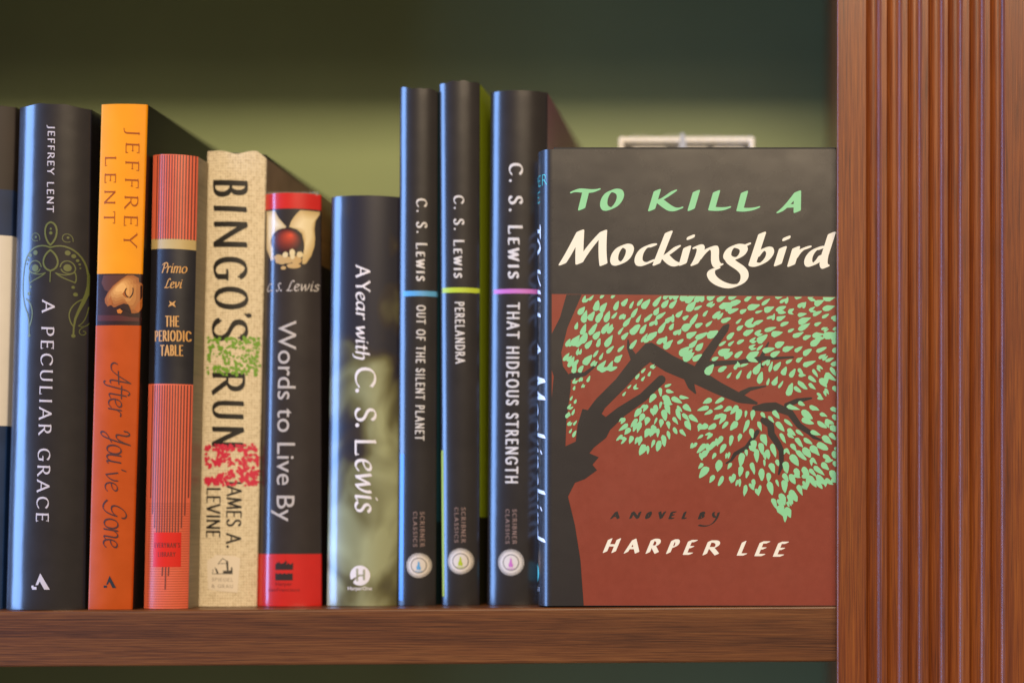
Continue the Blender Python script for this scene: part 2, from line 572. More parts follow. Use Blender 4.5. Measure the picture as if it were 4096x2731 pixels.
# shelf board: its top edge rises a touch to the right, as in the photo
def tilt_box(name, x0, x1, y0, y1, zl, zr, th, m, bevel):
    v = [(x0, y0, zl - th), (x1, y0, zr - th), (x0, y1, zl - th), (x1, y1, zr - th),
         (x0, y0, zl), (x1, y0, zr), (x0, y1, zl), (x1, y1, zr)]
    f = [(0, 2, 3, 1), (4, 5, 7, 6), (0, 1, 5, 4), (2, 6, 7, 3), (0, 4, 6, 2), (1, 3, 7, 5)]
    o = mesh_obj(name, v, f, [m], case)
    b = o.modifiers.new('bevel', 'BEVEL'); b.width = bevel; b.segments = 3
    return o

SHY = -0.002
def shelf_z(px):            # top of the shelf at a photo column
    return W(px, 2443 + (2421 - 2443) * px / 3347.0, SHY).z
XL, XR = W(-1500, 0).x, W(3352, 0).x
tilt_box('shelf', XL, XR, SHY, WALL_Y - 0.001, shelf_z(-1500), shelf_z(3352), 0.0262, M_SHELF, 0.0012)
# the shelf overhead, just out of the picture; its shade crosses the top of the wall
box('upper_shelf', XL, XR, SHY, WALL_Y - 0.001, 0.372, 0.398, M_SHELF, case, 0.0012)
# left end of the bay and the board behind the fluted upright
box('side_panel', XL - 0.022, XL - 0.0005, SHY, WALL_Y - 0.001, -0.55, 0.75, M_POST, case, 0.001)
box('side_panel', XR + 0.0006, XR + 0.023, 0.0005, WALL_Y - 0.001, -0.55, 0.75, M_POST, case, 0.001)

# fluted upright
def fluted():
    Yf, Yb = -0.0125, -0.0002
    prof = []
    x0 = W(3348, 0, Yf).x
    bev = 0.0009
    for k in range(5):
        a = math.pi / 2 * k / 4
        prof.append((x0 + bev - bev * math.cos(a), Yf + bev - bev * math.sin(a)))
    G = [(3466, 3524), (3549, 3607), (3632, 3686), (3715, 3775), (3793, 3850), (3879, 3937), (3962, 4018)]
    G = [(W(a, 0, Yf).x, W(b, 0, Yf).x) for a, b in G]
    step = G[-1][0] - G[-2][0]
    xe = G[-1][1] + (G[0][0] - x0)
    for a, b in G:
        r = (b - a) / 2; c = (a + b) / 2; dp = r * 0.66; rb = 0.0003; R = (r * r + dp * dp) / (2 * dp); A = math.asin(r / R)
        prof.append((a - rb, Yf))
        n = 18
        for k in range(n + 1):
            t = -A + 2 * A * k / n
            prof.append((c + R * math.sin(t), Yf + rb * 0.5 + dp - R + R * math.cos(t)))
        prof.append((b + rb, Yf))
    for k in range(5):
        a = math.pi / 2 * k / 4
        prof.append((xe - bev + bev * math.sin(a), Yf + bev - bev * math.cos(a)))
    prof += [(xe, Yb), (x0, Yb)]
    zs = [-0.55, -0.2, 0.0, 0.2, 0.4, 0.75]
    n = len(prof)
    v = [(x, y, z) for z in zs for x, y in prof]
    f = []
    for i in range(len(zs) - 1):
        for j in range(n):
            k = (j + 1) % n
            f.append((i * n + j, i * n + k, (i + 1) * n + k, (i + 1) * n + j))
    o = mesh_obj('fluted_upright', v, f, [M_POST], case)
    return o
fluted()

# ------------------------------------------------------------------ books
M_PAGE = mat('page_edges', (0.62, 0.55, 0.42), rough=0.8, vary=0.1, vscale=60, stretch=(60, 1, 1))
M_EDGE = mat('paper_edge', (0.42, 0.40, 0.37), rough=.7)
M_WHITE_INK = mat('white_ink', (0.62, 0.60, 0.60), rough=0.5)
M_BLACK_INK = mat('black_ink', (0.012, 0.011, 0.012), rough=0.5)

class Surf: pass

class Book:
    """an upright book, spine towards the viewer. Corners in photo pixels."""
    def __init__(self, label, tl, tr, bl, br, Y0, bulge=0.005, pw=2.6, depth=0.150, yaw=0.0,
                 bands=None, left=None, right=None, wob=None, group='row of books on the shelf',
                 board=None, name='hardback_book', sag=None, backtop=0.0):
        self.pw, self.depth, self.yaw, self.Y0 = pw, depth, yaw, Y0
        bw = abs(W(*br, Y0).x - W(*bl, Y0).x) / 2 * math.tan(math.radians(pw) / 2)
        Yp = Y0 + bw                    # the spine's edges lie this deep, its middle at Y0
        self.Yi = Y0 + bw * .3
        self.Yp = Yp
        TL, TR, BL, BR = W(*tl, Yp), W(*tr, Yp), W(*bl, Yp), W(*br, Yp)
        TL.z, TR.z = W(*tl, self.Yi).z, W(*tr, self.Yi).z
        zb = (shelf_z(bl[0]) + shelf_z(br[0])) / 2 + 0.0002
        self.zb = zb
        zt = (TL.z + TR.z) / 2
        self.zt = zt
        self.x = lambda a, z: (BL.x + (TL.x - BL.x) * (z - zb) / (zt - zb)) * (1 - a) + (BR.x + (TR.x - BR.x) * (z - zb) / (zt - zb)) * a
        self.root = thing(name, label, 'book', ((BL.x + BR.x) / 2, Y0 + depth / 2, zb), group)
        self.tilt = (TR.z - TL.z)
        self.wob = wob or (lambda a, t: 0.0)
        # spine outline
        n = 36
        self.sp = []
        half = abs(BR.x - BL.x) / 2
        te = math.radians(pw)                     # how far the rounded spine has turned at its edge
        rc = min(0.0011, half * .1)               # soft fold where spine meets cover
        R = (half - rc * (1 - math.sin(te))) / math.sin(te)
        ytop = -(R - R * math.cos(te)) - rc * math.cos(te)
        self.b = bulge = -ytop
        edge = []
        for k in range(5):
            t = math.pi / 2 + (te - math.pi / 2) * k / 5
            edge.append((rc - rc * math.sin(t), -rc * math.cos(t)))
        mid = []
        for k in range(n + 1):
            t = -te + 2 * te * k / n
            mid.append((half + R * math.sin(t), ytop + R * (1 - math.cos(t))))
        allp = edge + mid + [(2 * half - x, y) for x, y in edge[::-1]]
        self.sp = [(x / (2 * half), y) for x, y in allp]
        self.jacket(bands, left, right)
        m = board or M_BLACK_INK
        self.shell('hard_cover', 0.0006, 0.0022, m, 0.0012)
        w = abs(BR.x - BL.x)
        self.block('page_block')
        s = Surf()
        self.surf = self.ink()

    def pt(self, a, y, z):
        return Vector((self.x(a, z) + self.yaw * y, self.Y0 + self.b + y, z))

    def outline(self, inset=0.0, dshort=0.0):
        """list of (a, y, dx, part) along left cover, spine, right cover"""
        D = self.depth - dshort
        o = []
        for k in range(5):
            o.append((0.0, D * (1 - k / 5.0), inset, 'L'))
        for a, y in self.sp:
            o.append((a, y, inset * (1 - 2 * a), 'S'))
        for k in range(1, 6):
            o.append((1.0, D * k / 5.0, -inset, 'R'))
        return o

    def jacket(self, bands, left, right):
        ys = sorted({self.zb, self.zt} | {min(max(W(0, y, self.Yp).z, self.zb), self.zt) for bs in (bands, left or [], right or []) for y, _ in bs if y is not None} |
                    {self.zb + (self.zt - self.zb) * k / 22 for k in range(23)} | {self.zt - 0.004, self.zt - 0.008, self.zt - 0.012})
        zs = []
        for z in ys:
            if not zs or z - zs[-1] > 2e-5:
                zs.append(z)
        ol = self.outline()
        n = len(ol)
        mats, fm = [], []
        def pick(bs, z):
            # bands: (bottom photo row, material), listed top to bottom; None = down to the shelf
            for y, m in bs:
                if y is None or z > W(0, y, self.Yp).z:
                    return m
            return bs[-1][1]
        v, f = [], []
        for z in zs:
            t = (z - self.zb) / (self.zt - self.zb)
            for a, y, dx, part in ol:
                zz = z + self.tilt * (a - 0.5) * t + self.wob(a, t) * max(0.0, 1 - (self.zt - z) / 0.014)
                p = self.pt(a, y, zz)
                v.append(p)
        for i in range(len(zs) - 1):
            zm = (zs[i] + zs[i + 1]) / 2
            for j in range(n - 1):
                part = ol[j + 1][3] if j < 5 else ol[j][3] if ol[j][3] != 'S' or ol[j + 1][3] == 'S' else 'R'
                if j < 5: part = 'L'
                bs = {'L': left or bands, 'S': bands, 'R': right or bands}[part]
                m = pick(bs, zm)
                if m not in mats: mats.append(m)
                f.append((i * n + j, i * n + j + 1, (i + 1) * n + j + 1, (i + 1) * n + j))
                fm.append(mats.index(m))
        o = mesh_obj('dust_jacket', v, f, mats, self.root, fm, smooth=True)
        sd = o.modifiers.new('paper', 'SOLIDIFY'); sd.thickness = 0.0003; sd.offset = -1; sd.material_offset_rim = 20
        o.data.materials.append(M_EDGE)
        es = o.modifiers.new('edges', 'EDGE_SPLIT'); es.split_angle = math.radians(40)
        self.jacket_obj = o

    def shell(self, name, inset, th, m, drop):
        ol = self.outline(inset, 0.001)
        n = len(ol)
        zs = [self.zb, self.zt - drop]
        v = []
        for z in zs:
            t = (z - self.zb) / (self.zt - self.zb)
            for a, y, dx, part in ol:
                p = self.pt(a, y + (inset if part == 'S' else 0), z + self.tilt * (a - .5) * t)
                p.x += dx
                v.append(p)
        f = [(j, j + 1, n + j + 1, n + j) for j in range(n - 1)]
        o = mesh_obj(name, v, f, [m], self.root, smooth=True)
        sd = o.modifiers.new('board', 'SOLIDIFY'); sd.thickness = th; sd.offset = -1
        es = o.modifiers.new('edges', 'EDGE_SPLIT'); es.split_angle = math.radians(40)

    def block(self, name):
        w = self.x(1, self.zb) - self.x(0, self.zb)
        ia = 0.0035 / w
        z0, z1 = self.zb + 0.003, self.zt - 0.0045
        v = []
        for z in (z0, z1):
            for a, y in ((ia, 0.004), (1 - ia, 0.004), (1 - ia, self.depth - 0.004), (ia, self.depth - 0.004)):
                v.append(self.pt(a, y, z))
        f = [(3, 2, 1, 0), (4, 5, 6, 7), (0, 1, 5, 4), (1, 2, 6, 5), (2, 3, 7, 6), (3, 0, 4, 7)]
        mesh_obj(name, v, f, [M_PAGE], self.root)

    def ink(self):
        def s(px, py, off=0.0001):
            P = W(px, py, self.Yi)
            z = P.z
            x0, x1 = self.x(0, z), self.x(1, z)
            a = min(max((P.x - x0) / (x1 - x0), 0.0005), 0.9995)
            for i in range(len(self.sp) - 1):
                if self.sp[i][0] <= a <= self.sp[i + 1][0]:
                    (a0, y0), (a1, y1) = self.sp[i], self.sp[i + 1]
                    k = (a - a0) / max(1e-9, a1 - a0)
                    y = y0 + (y1 - y0) * k
                    tx, ty = (a1 - a0) * (x1 - x0), (y1 - y0)
                    break
            l = math.hypot(tx, ty)
            q = self.pt(a, y, z)
            return q + Vector((ty / l, -tx / l, 0)) * off
        s.facing = Vector((0, -1, 0))
        return s
    def print(self):
        return Print(self.surf)

def ring(cx, cy, r0, r1):
    """band between two circles as convex slices"""
    n = 32
    o = []
    for k in range(n):
        a, b = 2 * math.pi * k / n, 2 * math.pi * (k + 1) / n
        o.append([(cx + r0 * math.cos(a), cy + r0 * math.sin(a)), (cx + r1 * math.cos(a), cy + r1 * math.sin(a)),
                  (cx + r1 * math.cos(b), cy + r1 * math.sin(b)), (cx + r0 * math.cos(b), cy + r0 * math.sin(b))])
    return o

def tf(pts, ox, oy, s):
    return [(ox + x * s, oy + y * s) for x, y in pts]

def strokes(d, ox, oy, s, w, n=9):
    out = []
    nb = nib_shape(w, w, 0, 8)
    for pl in path(d, n):
        out += sweep(tf(pl, ox, oy, s), nb)
    return out

rnd = random.Random(7)

# --- 1: the cut-off book at the left edge
m1a = mat('dark_brown_jacket', srgb(50, 42, 38), rough=0.55, spec=.3, vary=0.15)
m1b = mat('slate_blue_jacket', srgb(30, 46, 80), rough=0.55, spec=.3, vary=0.25, vscale=40)
m1c = mat('off_white_panel', srgb(214, 208, 200), rough=0.45, vary=0.03)
m1d = mat('deep_blue_jacket', srgb(24, 48, 88), rough=0.35, vary=0.35, vscale=30)
bk = Book('partly cut off book with white panel on dark blue spine, leftmost on shelf',
          (-190, 420), (64, 424), (-240, 2440), (8, 2440), 0.010, 0.004, 30,
          bands=[(760, m1a), (943, m1b), (1702, m1c), (None, m1d)])

# --- 2: wide black spine with green ornament
m2 = mat('black_matte_jacket', srgb(36, 31, 32), rough=0.42, spec=0.15, coat=1.0, coat_rough=0.17, vary=0.12, vscale=120, bump=0.04, bscale=1200)
m2i = mat('pale_silver_ink', srgb(196, 190, 200), rough=0.45)
m2g = mat('moss_green_ink', srgb(92, 98, 46), rough=0.4)
def wob2(a, t):
    return 0.0012 * math.sin(a * 3.1) - 0.0005 * abs(math.sin(a * 9)) - 0.0006
bk = Book('wide charcoal black book with faint green scrollwork on its spine', (78, 418), (366, 424), (22, 2441), (340, 2438),
          0.003, 0.005, 37, bands=[(None, m2)], wob=wob2, yaw=0.015)
bk.print().add(lettering('JEFFREY LENT', (201, 508), (196, 851), 25, (.21, .09, 15), .11, track=.30), m2i).build('author_lettering', bk.root)
bk.print().add(lettering('A PECULIAR GRACE', (178, 1203), (153, 2084), 47, (.17, .06, 15), .12, track=.34), m2i).build('title_lettering', bk.root)
orn = strokes('M450 370 C370 300 360 110 455 95 C550 110 545 290 450 370 M450 430 C345 500 330 650 450 680 C570 650 555 500 450 430', 60, 860, .3316, 6.5)
orn += strokes('M450 400 C300 330 150 430 118 580 C80 780 70 1000 140 1150 C180 1230 185 1330 183 1450 M140 1010 C215 1060 240 1170 215 1260 C205 1310 195 1325 188 1340', 60, 860, .3316, 5.5)
orn += strokes('M450 400 C620 330 780 430 825 620', 60, 860, .3316, 5.5)
orn += taper([(60 + x * .3316, 860 + y * .3316, r) for x, y, r in
              ((825, 620, 3), (843, 720, 4.5), (842, 850, 6), (825, 950, 7), (790, 1050, 6.5), (750, 1150, 5), (715, 1250, 4), (700, 1350, 3), (695, 1450, 3))])
orn += strokes('M785 1010 C690 1060 635 1170 658 1250 C668 1310 690 1330 700 1345 M560 630 C575 530 700 530 720 640 C725 730 600 730 570 660 M340 630 C325 530 190 530 180 640 C180 730 300 720 325 660', 60, 860, .3316, 4)
orn += strokes('M390 705 C330 765 230 785 185 830 M390 705 C300 735 240 720 195 680 M510 705 C570 765 670 790 715 815 M510 705 C590 740 660 730 710 690 M195 680 C170 740 175 790 190 825 M712 690 C735 740 725 790 715 815 M450 690 L445 810', 60, 860, .3316, 4)
for cx, cy, r in ((265, 460, 30), (195, 490, 24), (160, 540, 17), (148, 590, 12), (640, 460, 30), (702, 495, 25), (740, 545, 18), (760, 590, 13), (766, 635, 9),
                  (262, 645, 44), (638, 640, 44), (455, 225, 20), (455, 175, 13), (183, 1455, 20), (695, 1455, 22), (200, 870, 16), (178, 950, 22), (695, 870, 18), (718, 955, 24), (645, 275, 14), (270, 272, 14)):
    orn.append(ell(60 + cx * .3316, 860 + cy * .3316, r * .3316, n=14))
for cx, cy, r in ((270, 270, 52), (640, 280, 56)):
    orn += strokes(f'M{cx+r} {cy+40} C{cx+r+10} {cy-r-10} {cx-r} {cy-r-20} {cx-r} {cy+5} C{cx-r+5} {cy+r} {cx} {cy+r} {cx+25} {cy+45}', 60, 860, .3316, 2.6)
orn += strokes('M840 1100 C830 1200 800 1300 745 1330 C800 1360 850 1310 850 1270 M790 1395 C820 1380 830 1440 780 1440 C740 1430 745 1370 790 1350', 60, 860, .3316, 2.6)
bk.print().add(orn, m2g, grid=14).build('spine_ornament', bk.root)
lg = [[(168, 2291), (205, 2357), (184, 2357), (166, 2322)], [(168, 2291), (166, 2322), (160, 2339), (144, 2357), (133, 2357)]]
lg = [[(169, 2291), (206, 2356), (185, 2356), (167, 2323), (160, 2338), (150, 2338)], rect(136, 2345, 154, 2356), rect(133, 2340, 142, 2350)]
bk.print().add(lg, m2i).build('publisher_emblem', bk.root)

# --- 3: orange and rust book with a sleeping face
m3a = mat('amber_orange_jacket', srgb(230, 146, 0), rough=0.5, spec=.25, vary=0.04)
m3b = mat('rust_orange_jacket', srgb(180, 72, 2), rough=0.42, spec=.3, vary=0.06, bump=0.03)
m3p = mat('printed_photo_shadow', srgb(44, 18, 12), rough=0.35, vary=0.4, vscale=60)
m3k = mat('black_back_jacket', srgb(26, 22, 20), rough=0.45)
bk = Book('amber orange over rust book with a sleeping face printed on its spine', (404, 417), (590, 417), (350, 2439), (528, 2435), 0.003, 0.0022, 14,
          bands=[(1096, m3a), (1302, m3p), (None, m3b)], right=[(None, m3k)], left=[(None, m3k)], depth=0.158)
m3t = mat('burnt_orange_ink', srgb(150, 70, 4), rough=0.5, spec=.25)
bk.print().add(lettering('JEFFREY', (507, 519), (496, 987), 50, (.13, .05, 12), .12, track=.42), m3t)\
    .add(lettering('LENT', (421, 625), (415, 894), 44, (.14, .05, 12), .12, track=.42), m3t).build('author_lettering', bk.root)
s3 = .1786
def F3(*p): return tf(p, 360, 1060, s3)
def soft(P, poly, lx, ly, c0, c1, off, nm, steps=6, reach=.72, **kw):
    for k in range(steps):
        t = k / (steps - 1)
        q = 1 - reach * t
        col = srgb(*[c0[i] + (c1[i] - c0[i]) * t for i in range(3)])
        P.add([[(lx + (x - lx) * q, ly + (y - ly) * q) for x, y in poly]], mat(nm, col, **kw), off + k * .000012, grid=9)
skin = mat('printed_skin', srgb(206, 146, 72), rough=0.4, vary=0.1, vscale=70)
skin2 = mat('printed_skin_shade', srgb(168, 92, 26), rough=0.4, vary=0.15, vscale=90)
ph = bk.print()
ph.add([F3((300, 225), (820, 225), (640, 360), (420, 600), (330, 560), (250, 400))], mat('printed_warm_brown', srgb(84, 42, 22), rough=.4), .00006)
soft(ph, F3((840, 225), (970, 225), (1080, 290), (1090, 380), (1180, 430), (1165, 900), (1080, 1060), (1000, 1080), (920, 1080), (860, 900), (760, 880), (600, 940), (540, 950), (480, 900), (400, 930), (340, 850), (330, 760), (400, 620), (520, 470), (700, 320)), 480, 1145, (150, 84, 28), (222, 166, 92), .0001, 'printed_skin', rough=.4)
ph.add([F3((470, 700), (500, 800), (500, 900), (410, 900), (420, 800)), F3((1165, 700), (1165, 900), (1080, 1060), (980, 1000), (1060, 850)), F3((790, 560), (830, 690), (870, 735), (790, 730), (730, 650))], skin2, .00018)
ph.add([F3((600, 930), (760, 865), (860, 880), (900, 960), (930, 1080), (850, 1040), (740, 985), (640, 960))] +
       strokes('M820 530 C770 590 790 680 860 720 M960 520 C975 620 940 690 890 730', 360, 1060, s3, 4), m3p, .00022)
ph.add([F3((610, 1010), (680, 980), (740, 1040), (700, 1090), (630, 1080))], mat('printed_orange', srgb(196, 112, 30), rough=.4), .00022)
ph.add([F3((160, 1120), (700, 1130), (860, 1160), (1160, 1180), (1160, 1260), (160, 1250))], mat('printed_maroon', srgb(78, 26, 16), rough=.4), .00006)
ph.build('printed_portrait', bk.root)
m3d = mat('dark_brown_ink', srgb(70, 26, 8), rough=0.5)
tl = lettering('After', (440, 1470), (434, 1660), 84, (.085, .035, 40), slant=.12, mode='script', track=-.02)
tl += lettering('You', (432, 1712), (427, 1850), 92, (.085, .035, 40), slant=.12, mode='script', track=-.06)
tl += lettering("'ve", (424, 1864), (421, 1962), 80, (.085, .035, 40), slant=.12, mode='script', track=.0)
tl += lettering('Gone', (421, 2004), (414, 2186), 90, (.085, .035, 40), slant=.12, mode='script', track=-.04)
bk.print().add(tl, m3d).build('title_lettering', bk.root)
bk.print().add([[(440, 2301), (466, 2350), (451, 2350), (439, 2325), (433, 2336), (426, 2336)], rect(416, 2340, 429, 2349)], M_BLACK_INK).build('publisher_emblem', bk.root)
y3 = mat('yellow_patch', srgb(190, 130, 30), rough=.4)

# --- 4: coral striped book with a navy label
m4a = mat('coral_jacket', srgb(220, 104, 76), rough=0.36, vary=0.05, bump=0.02)
m4b = mat('straw_band', srgb(186, 164, 112), rough=0.4, vary=0.05)
m4c = mat('navy_label_print', srgb(34, 32, 38), rough=0.35, vary=0.1)
m4g = mat('grey_striped_side', srgb(132, 120, 98), rough=0.5, vary=0.2, vscale=30, stretch=(1, 1, 40))
m4r = mat('crimson_cloth', srgb(120, 18, 44), rough=0.6)
bk = Book('short coral striped book with a black label panel and red square', (611, 617), (792, 622), (574, 2440), (751, 2436), 0.006, 0.0050, 40,
          bands=[(960, m4a), (1000, m4b), (1537, m4c), (None, m4a)], right=[(None, m4g)], left=[(None, m4g)], board=m4r, depth=0.13)
m4l = mat('grey_brown_stripe_ink', srgb(112, 56, 48), rough=0.4)
m4h = mat('faint_stripe_ink', srgb(178, 78, 52), rough=0.4)
st = bk.print()
def xat(f, y): # column at fraction f of the spine
    t = (y - 617) / (2438 - 617)
    return (611 + (574 - 611) * t) * (1 - f) + (792 + (751 - 792) * t) * f
for y0, y1 in ((622, 958), (1540, 2000)):
    for k in range(15):
        f = .10 + k * .0585
        ye = y1
        if y1 == 2000:
            ye = {0: 1990, 1: 2055, 14: 1990, 13: 2060, 2: 2110, 12: 2110}.get(k, 2128)
        w = 2.3
        pts = [[(xat(f, a) - w, a), (xat(f, a) + w, a), (xat(f, b) + w, b), (xat(f, b) - w, b)] for a, b in
               zip([y0 + (ye - y0) * q / 6 for q in range(6)], [y0 + (ye - y0) * (q + 1) / 6 for q in range(6)])]
        st.add(pts, m4l)
y = 2012
hs = []
while y < 2425:
    hs.append([(xat(.05, y), y), (xat(.95, y), y), (xat(.95, y), y + 3), (xat(.05, y), y + 3)])
    y += 10
st.add(hs, m4h, .00006, grid=9)
sm = []
for x, e in ((654, 2301), (666, 2357), (678, 2301)):
    sm.append([(x - 2.5, 2266), (x + 2.5, 2266), (x + .5, e), (x - 4.5, e)])
st.add(sm, m4l)
st.build('printed_stripes', bk.root)
bk.print().add([[(617, 2128), (723, 2128), (721, 2266), (613, 2266)]], mat('bright_red_print', srgb(212, 34, 18), rough=.36), .00015, grid=12).build('red_label', bk.root)
dr = mat('dark_red_ink', srgb(120, 22, 8), rough=.5)
bk.print().add(lettering("EVERYMAN'S", (621, 2188), (718, 2188), 18, (.16, .1, 0), track=.34), dr, .0002)\
    .add(lettering('LIBRARY', (636, 2224), (702, 2224), 17, (.16, .1, 0), track=.34), dr, .0002).build('publisher_lettering', bk.root)
gd = mat('tan_gold_ink', srgb(196, 146, 82), rough=.45)
bk.print().add(lettering('Primo', (645, 1092), (744, 1092), 40, (.13, .07, 30), slant=.2, mode='script', track=.06), gd)\
    .add(lettering('Levi', (660, 1153), (726, 1153), 38, (.13, .07, 30), slant=.2, mode='script', track=.06), gd).build('author_lettering', bk.root)
bk.print().add(lettering('THE', (666, 1306), (716, 1306), 40, (.16, .10, 0), track=.25), gd)\
    .add(lettering('PERIODIC', (620, 1364), (758, 1364), 40, (.16, .10, 0), track=.25), gd)\
    .add(lettering('TABLE', (645, 1422), (730, 1422), 40, (.16, .10, 0), track=.25), gd).build('title_lettering', bk.root)
bk.print().add([[(680, 1204), (692, 1212), (706, 1203), (700, 1216), (706, 1230), (692, 1222), (676, 1229), (684, 1216)]], gd).build('spine_ornament', bk.root)

# --- 5: burlap textured book
def burlap():
    m = mat('burlap_print', srgb(206, 182, 138), rough=0.75, spec=0.3)
    nt = m.node_tree; N, L = nt.nodes, nt.links
    b = N['Principled BSDF']
    tc = N.new('ShaderNodeTexCoord')
    sepm = []
    for sc_, dirn in ((255, 'X'), (240, 'Z')):
        w = N.new('ShaderNodeTexWave'); w.bands_direction = dirn
        w.inputs['Scale'].default_value = sc_; w.inputs['Distortion'].default_value = 1.2
        w.inputs['Detail'].default_value = 2; w.inputs['Detail Scale'].default_value = 1.5
        L.new(tc.outputs['Object'], w.inputs['Vector']); sepm.append(w)
    nz = N.new('ShaderNodeTexNoise'); nz.inputs['Scale'].default_value = 620; nz.inputs['Detail'].default_value = 5
    L.new(tc.outputs['Object'], nz.inputs['Vector'])
    ad = N.new('ShaderNodeMath'); ad.operation = 'MULTIPLY'
    L.new(sepm[0].outputs['Fac'], ad.inputs[0]); L.new(sepm[1].outputs['Fac'], ad.inputs[1])
    ad2 = N.new('ShaderNodeMath'); ad2.operation = 'MULTIPLY_ADD'; ad2.inputs[1].default_value = .45
    L.new(ad.outputs[0], ad2.inputs[0]); L.new(nz.outputs['Fac'], ad2.inputs[2])
    r = N.new('ShaderNodeValToRGB')
    r.color_ramp.elements[0].position = .22; r.color_ramp.elements[0].color = srgb(180, 162, 130)
    r.color_ramp.elements[1].position = .68; r.color_ramp.elements[1].color = srgb(228, 215, 190)
    L.new(ad2.outputs[0], r.inputs['Fac']); L.new(r.outputs['Color'], b.inputs['Base Color'])
    bp = N.new('ShaderNodeBump'); bp.inputs['Strength'].default_value = .55; bp.inputs['Distance'].default_value = .0006
    L.new(ad2.outputs[0], bp.inputs['Height']); L.new(bp.outputs[0], b.inputs['Normal'])
    return m
m5 = burlap()
def wob5(a, t):
    return -0.0016 * math.exp(-((a - .52) / .18) ** 2) - .00012 * math.sin(a * 14) + (-.0030 * max(0, a - .86) / .14)
m5s = mat('tan_side_jacket', srgb(150, 126, 104), rough=.7, vary=.15)
bk = Book('burlap coloured book with heavy black lettering and green and pink lace patches', (828, 602), (1066, 604), (790, 2438), (1026, 2436), 0.022, 0.0055, 24,
          bands=[(None, m5)], right=[(None, m5s)], wob=wob5, depth=0.145)
tt = []
for ch, y0, y1, b0, c0 in (('B', 722, 779, 856, 132), ('I', 815, 850, 858, 128), ('N', 884, 990, 859, 128), ('G', 1031, 1114, 858, 132), ('O', 1150, 1232, 862, 128),
                           ('S', 1274, 1360, 852, 138), ('R', 1488, 1570, 853, 124), ('U', 1602, 1672, 853, 120), ('N', 1706, 1786, 853, 120)):
    tt += lettering(ch, (b0, y0), (b0 - 2, y1), c0, (.165, .07, 10), .085 if ch != 'O' else 0)
tt.append([ell(995, 1262, 11, 9), [(990, 1268), (976, 1256), (984, 1254), (1000, 1266)]])
inkb = mat('rough_black_ink', srgb(24, 20, 18), rough=.6, vary=.3)
bk.print().add(tt, inkb, grid=18).build('title_lettering', bk.root)
m5g = mat('leaf_green_print', srgb(112, 160, 48), rough=.6)
m5p = mat('pink_lace_print', srgb(206, 40, 74), rough=.6)
def lace(x0, y0, x1, y1, n, circles, r):
    out = []
    for k in range(n):
        cx, cy = rnd.uniform(x0, x1), rnd.uniform(y0, y1)
        if any(math.hypot(cx - a, cy - b) < rr for a, b, rr in circles):
            continue
        q = rnd.uniform(.5, 1) * r
        out.append([(cx + q * rnd.uniform(.5, 1.2) * math.cos(a), cy + q * rnd.uniform(.5, 1.2) * math.sin(a)) for a in (k2 * math.pi / 3.5 for k2 in range(7))])
    return out
pt5 = bk.print()
cg = [(rnd.uniform(835, 1030), rnd.uniform(1360, 1490), rnd.uniform(9, 15)) for _ in range(11)]
pt5.add(lace(828, 1350, 1034, 1500, 300, cg, 9), m5g, .00017)
pt5.build('green_lace_patch', bk.root)
pt5 = bk.print()
cp = [(rnd.uniform(825, 1000), rnd.uniform(1785, 1935), rnd.uniform(13, 19)) for _ in range(11)]
pt5.add(lace(820, 1776, 1026, 1940, 520, cp, 9), m5p, .00017)
pt5.build('pink_lace_patch', bk.root)
bk.print().add(lettering('JAMES A.', (912, 1921), (908, 2190), 55, (.15, .08, 10), track=.16), inkb)\
    .add(lettering('LEVINE', (827, 1950), (825, 2147), 56, (.15, .08, 10), track=.16), inkb).build('author_lettering', bk.root)
lb = bk.print().add([tf([(80, 1050), (170, 1000), (190, 980), (400, 990), (470, 1020), (440, 1420), (240, 1400), (95, 1380)], 800, 1880, .3444)], mat('white_label_print', srgb(226, 214, 198), rough=.6), .00013, grid=12)
lb.build('publisher_label', bk.root)
hz = strokes('M215 1090 L270 1020 L330 1060 M225 1080 L310 1080 M150 1200 L385 1200 M150 1200 L155 1150', 800, 1880, .3444, 2.2)
hz += [tf(p, 800, 1880, .3444) for p in ([(310, 1050), (335, 1050), (340, 1160), (320, 1160)], [(175, 1120), (205, 1150), (225, 1195), (200, 1195)], [(275, 1165), (385, 1160), (385, 1195), (275, 1195)], [(365, 1125), (382, 1125), (385, 1160), (368, 1160)])]
bk.print().add(hz, mat('grey_ink', srgb(60, 56, 52), rough=.6), .0002).build('publisher_emblem', bk.root)
gi = mat('pale_grey_ink', srgb(150, 138, 124), rough=.6)
bk.print().add(lettering('SPIEGEL', (849, 2322), (935, 2324), 13, (.16, .09, 10), track=.25), gi, .0002)\
    .add(lettering('& GRAU', (848, 2348), (934, 2350), 13, (.16, .09, 10), track=.25), gi, .0002).build('publisher_lettering', bk.root)

# --- 6: glossy red-banded book with hands and an apple
GL_ = dict(rough=0.3, coat=1.0, coat_rough=0.035)
m6r = mat('glossy_red', srgb(202, 30, 22), vary=.04, bump=.015, bscale=60, **GL_)
m6k = mat('glossy_black', srgb(44, 36, 34), vary=.08, bump=.015, bscale=60, **GL_)
m6s = mat('tan_side', srgb(150, 112, 66), rough=.35, coat=.6, vary=.3, vscale=30, stretch=(1, 1, 8))
bk = Book('short glossy book in clear wrap with red ends and hands holding an apple', (1056, 774), (1284, 774), (1028, 2437), (1286, 2434), 0.021, 0.0062, 38,
          bands=[(842, m6r), (2214, m6k), (None, m6r)], right=[(1060, m6s), (None, m6k)], depth=0.135)
s6 = .2721
def F6(*p): return tf(p, 1000, 740, s6)
hk = mat('printed_hand', srgb(222, 204, 158), **GL_)
hk2 = mat('printed_hand_shade', srgb(196, 164, 110), **GL_)
ap = mat('printed_apple', srgb(188, 40, 22), **GL_)
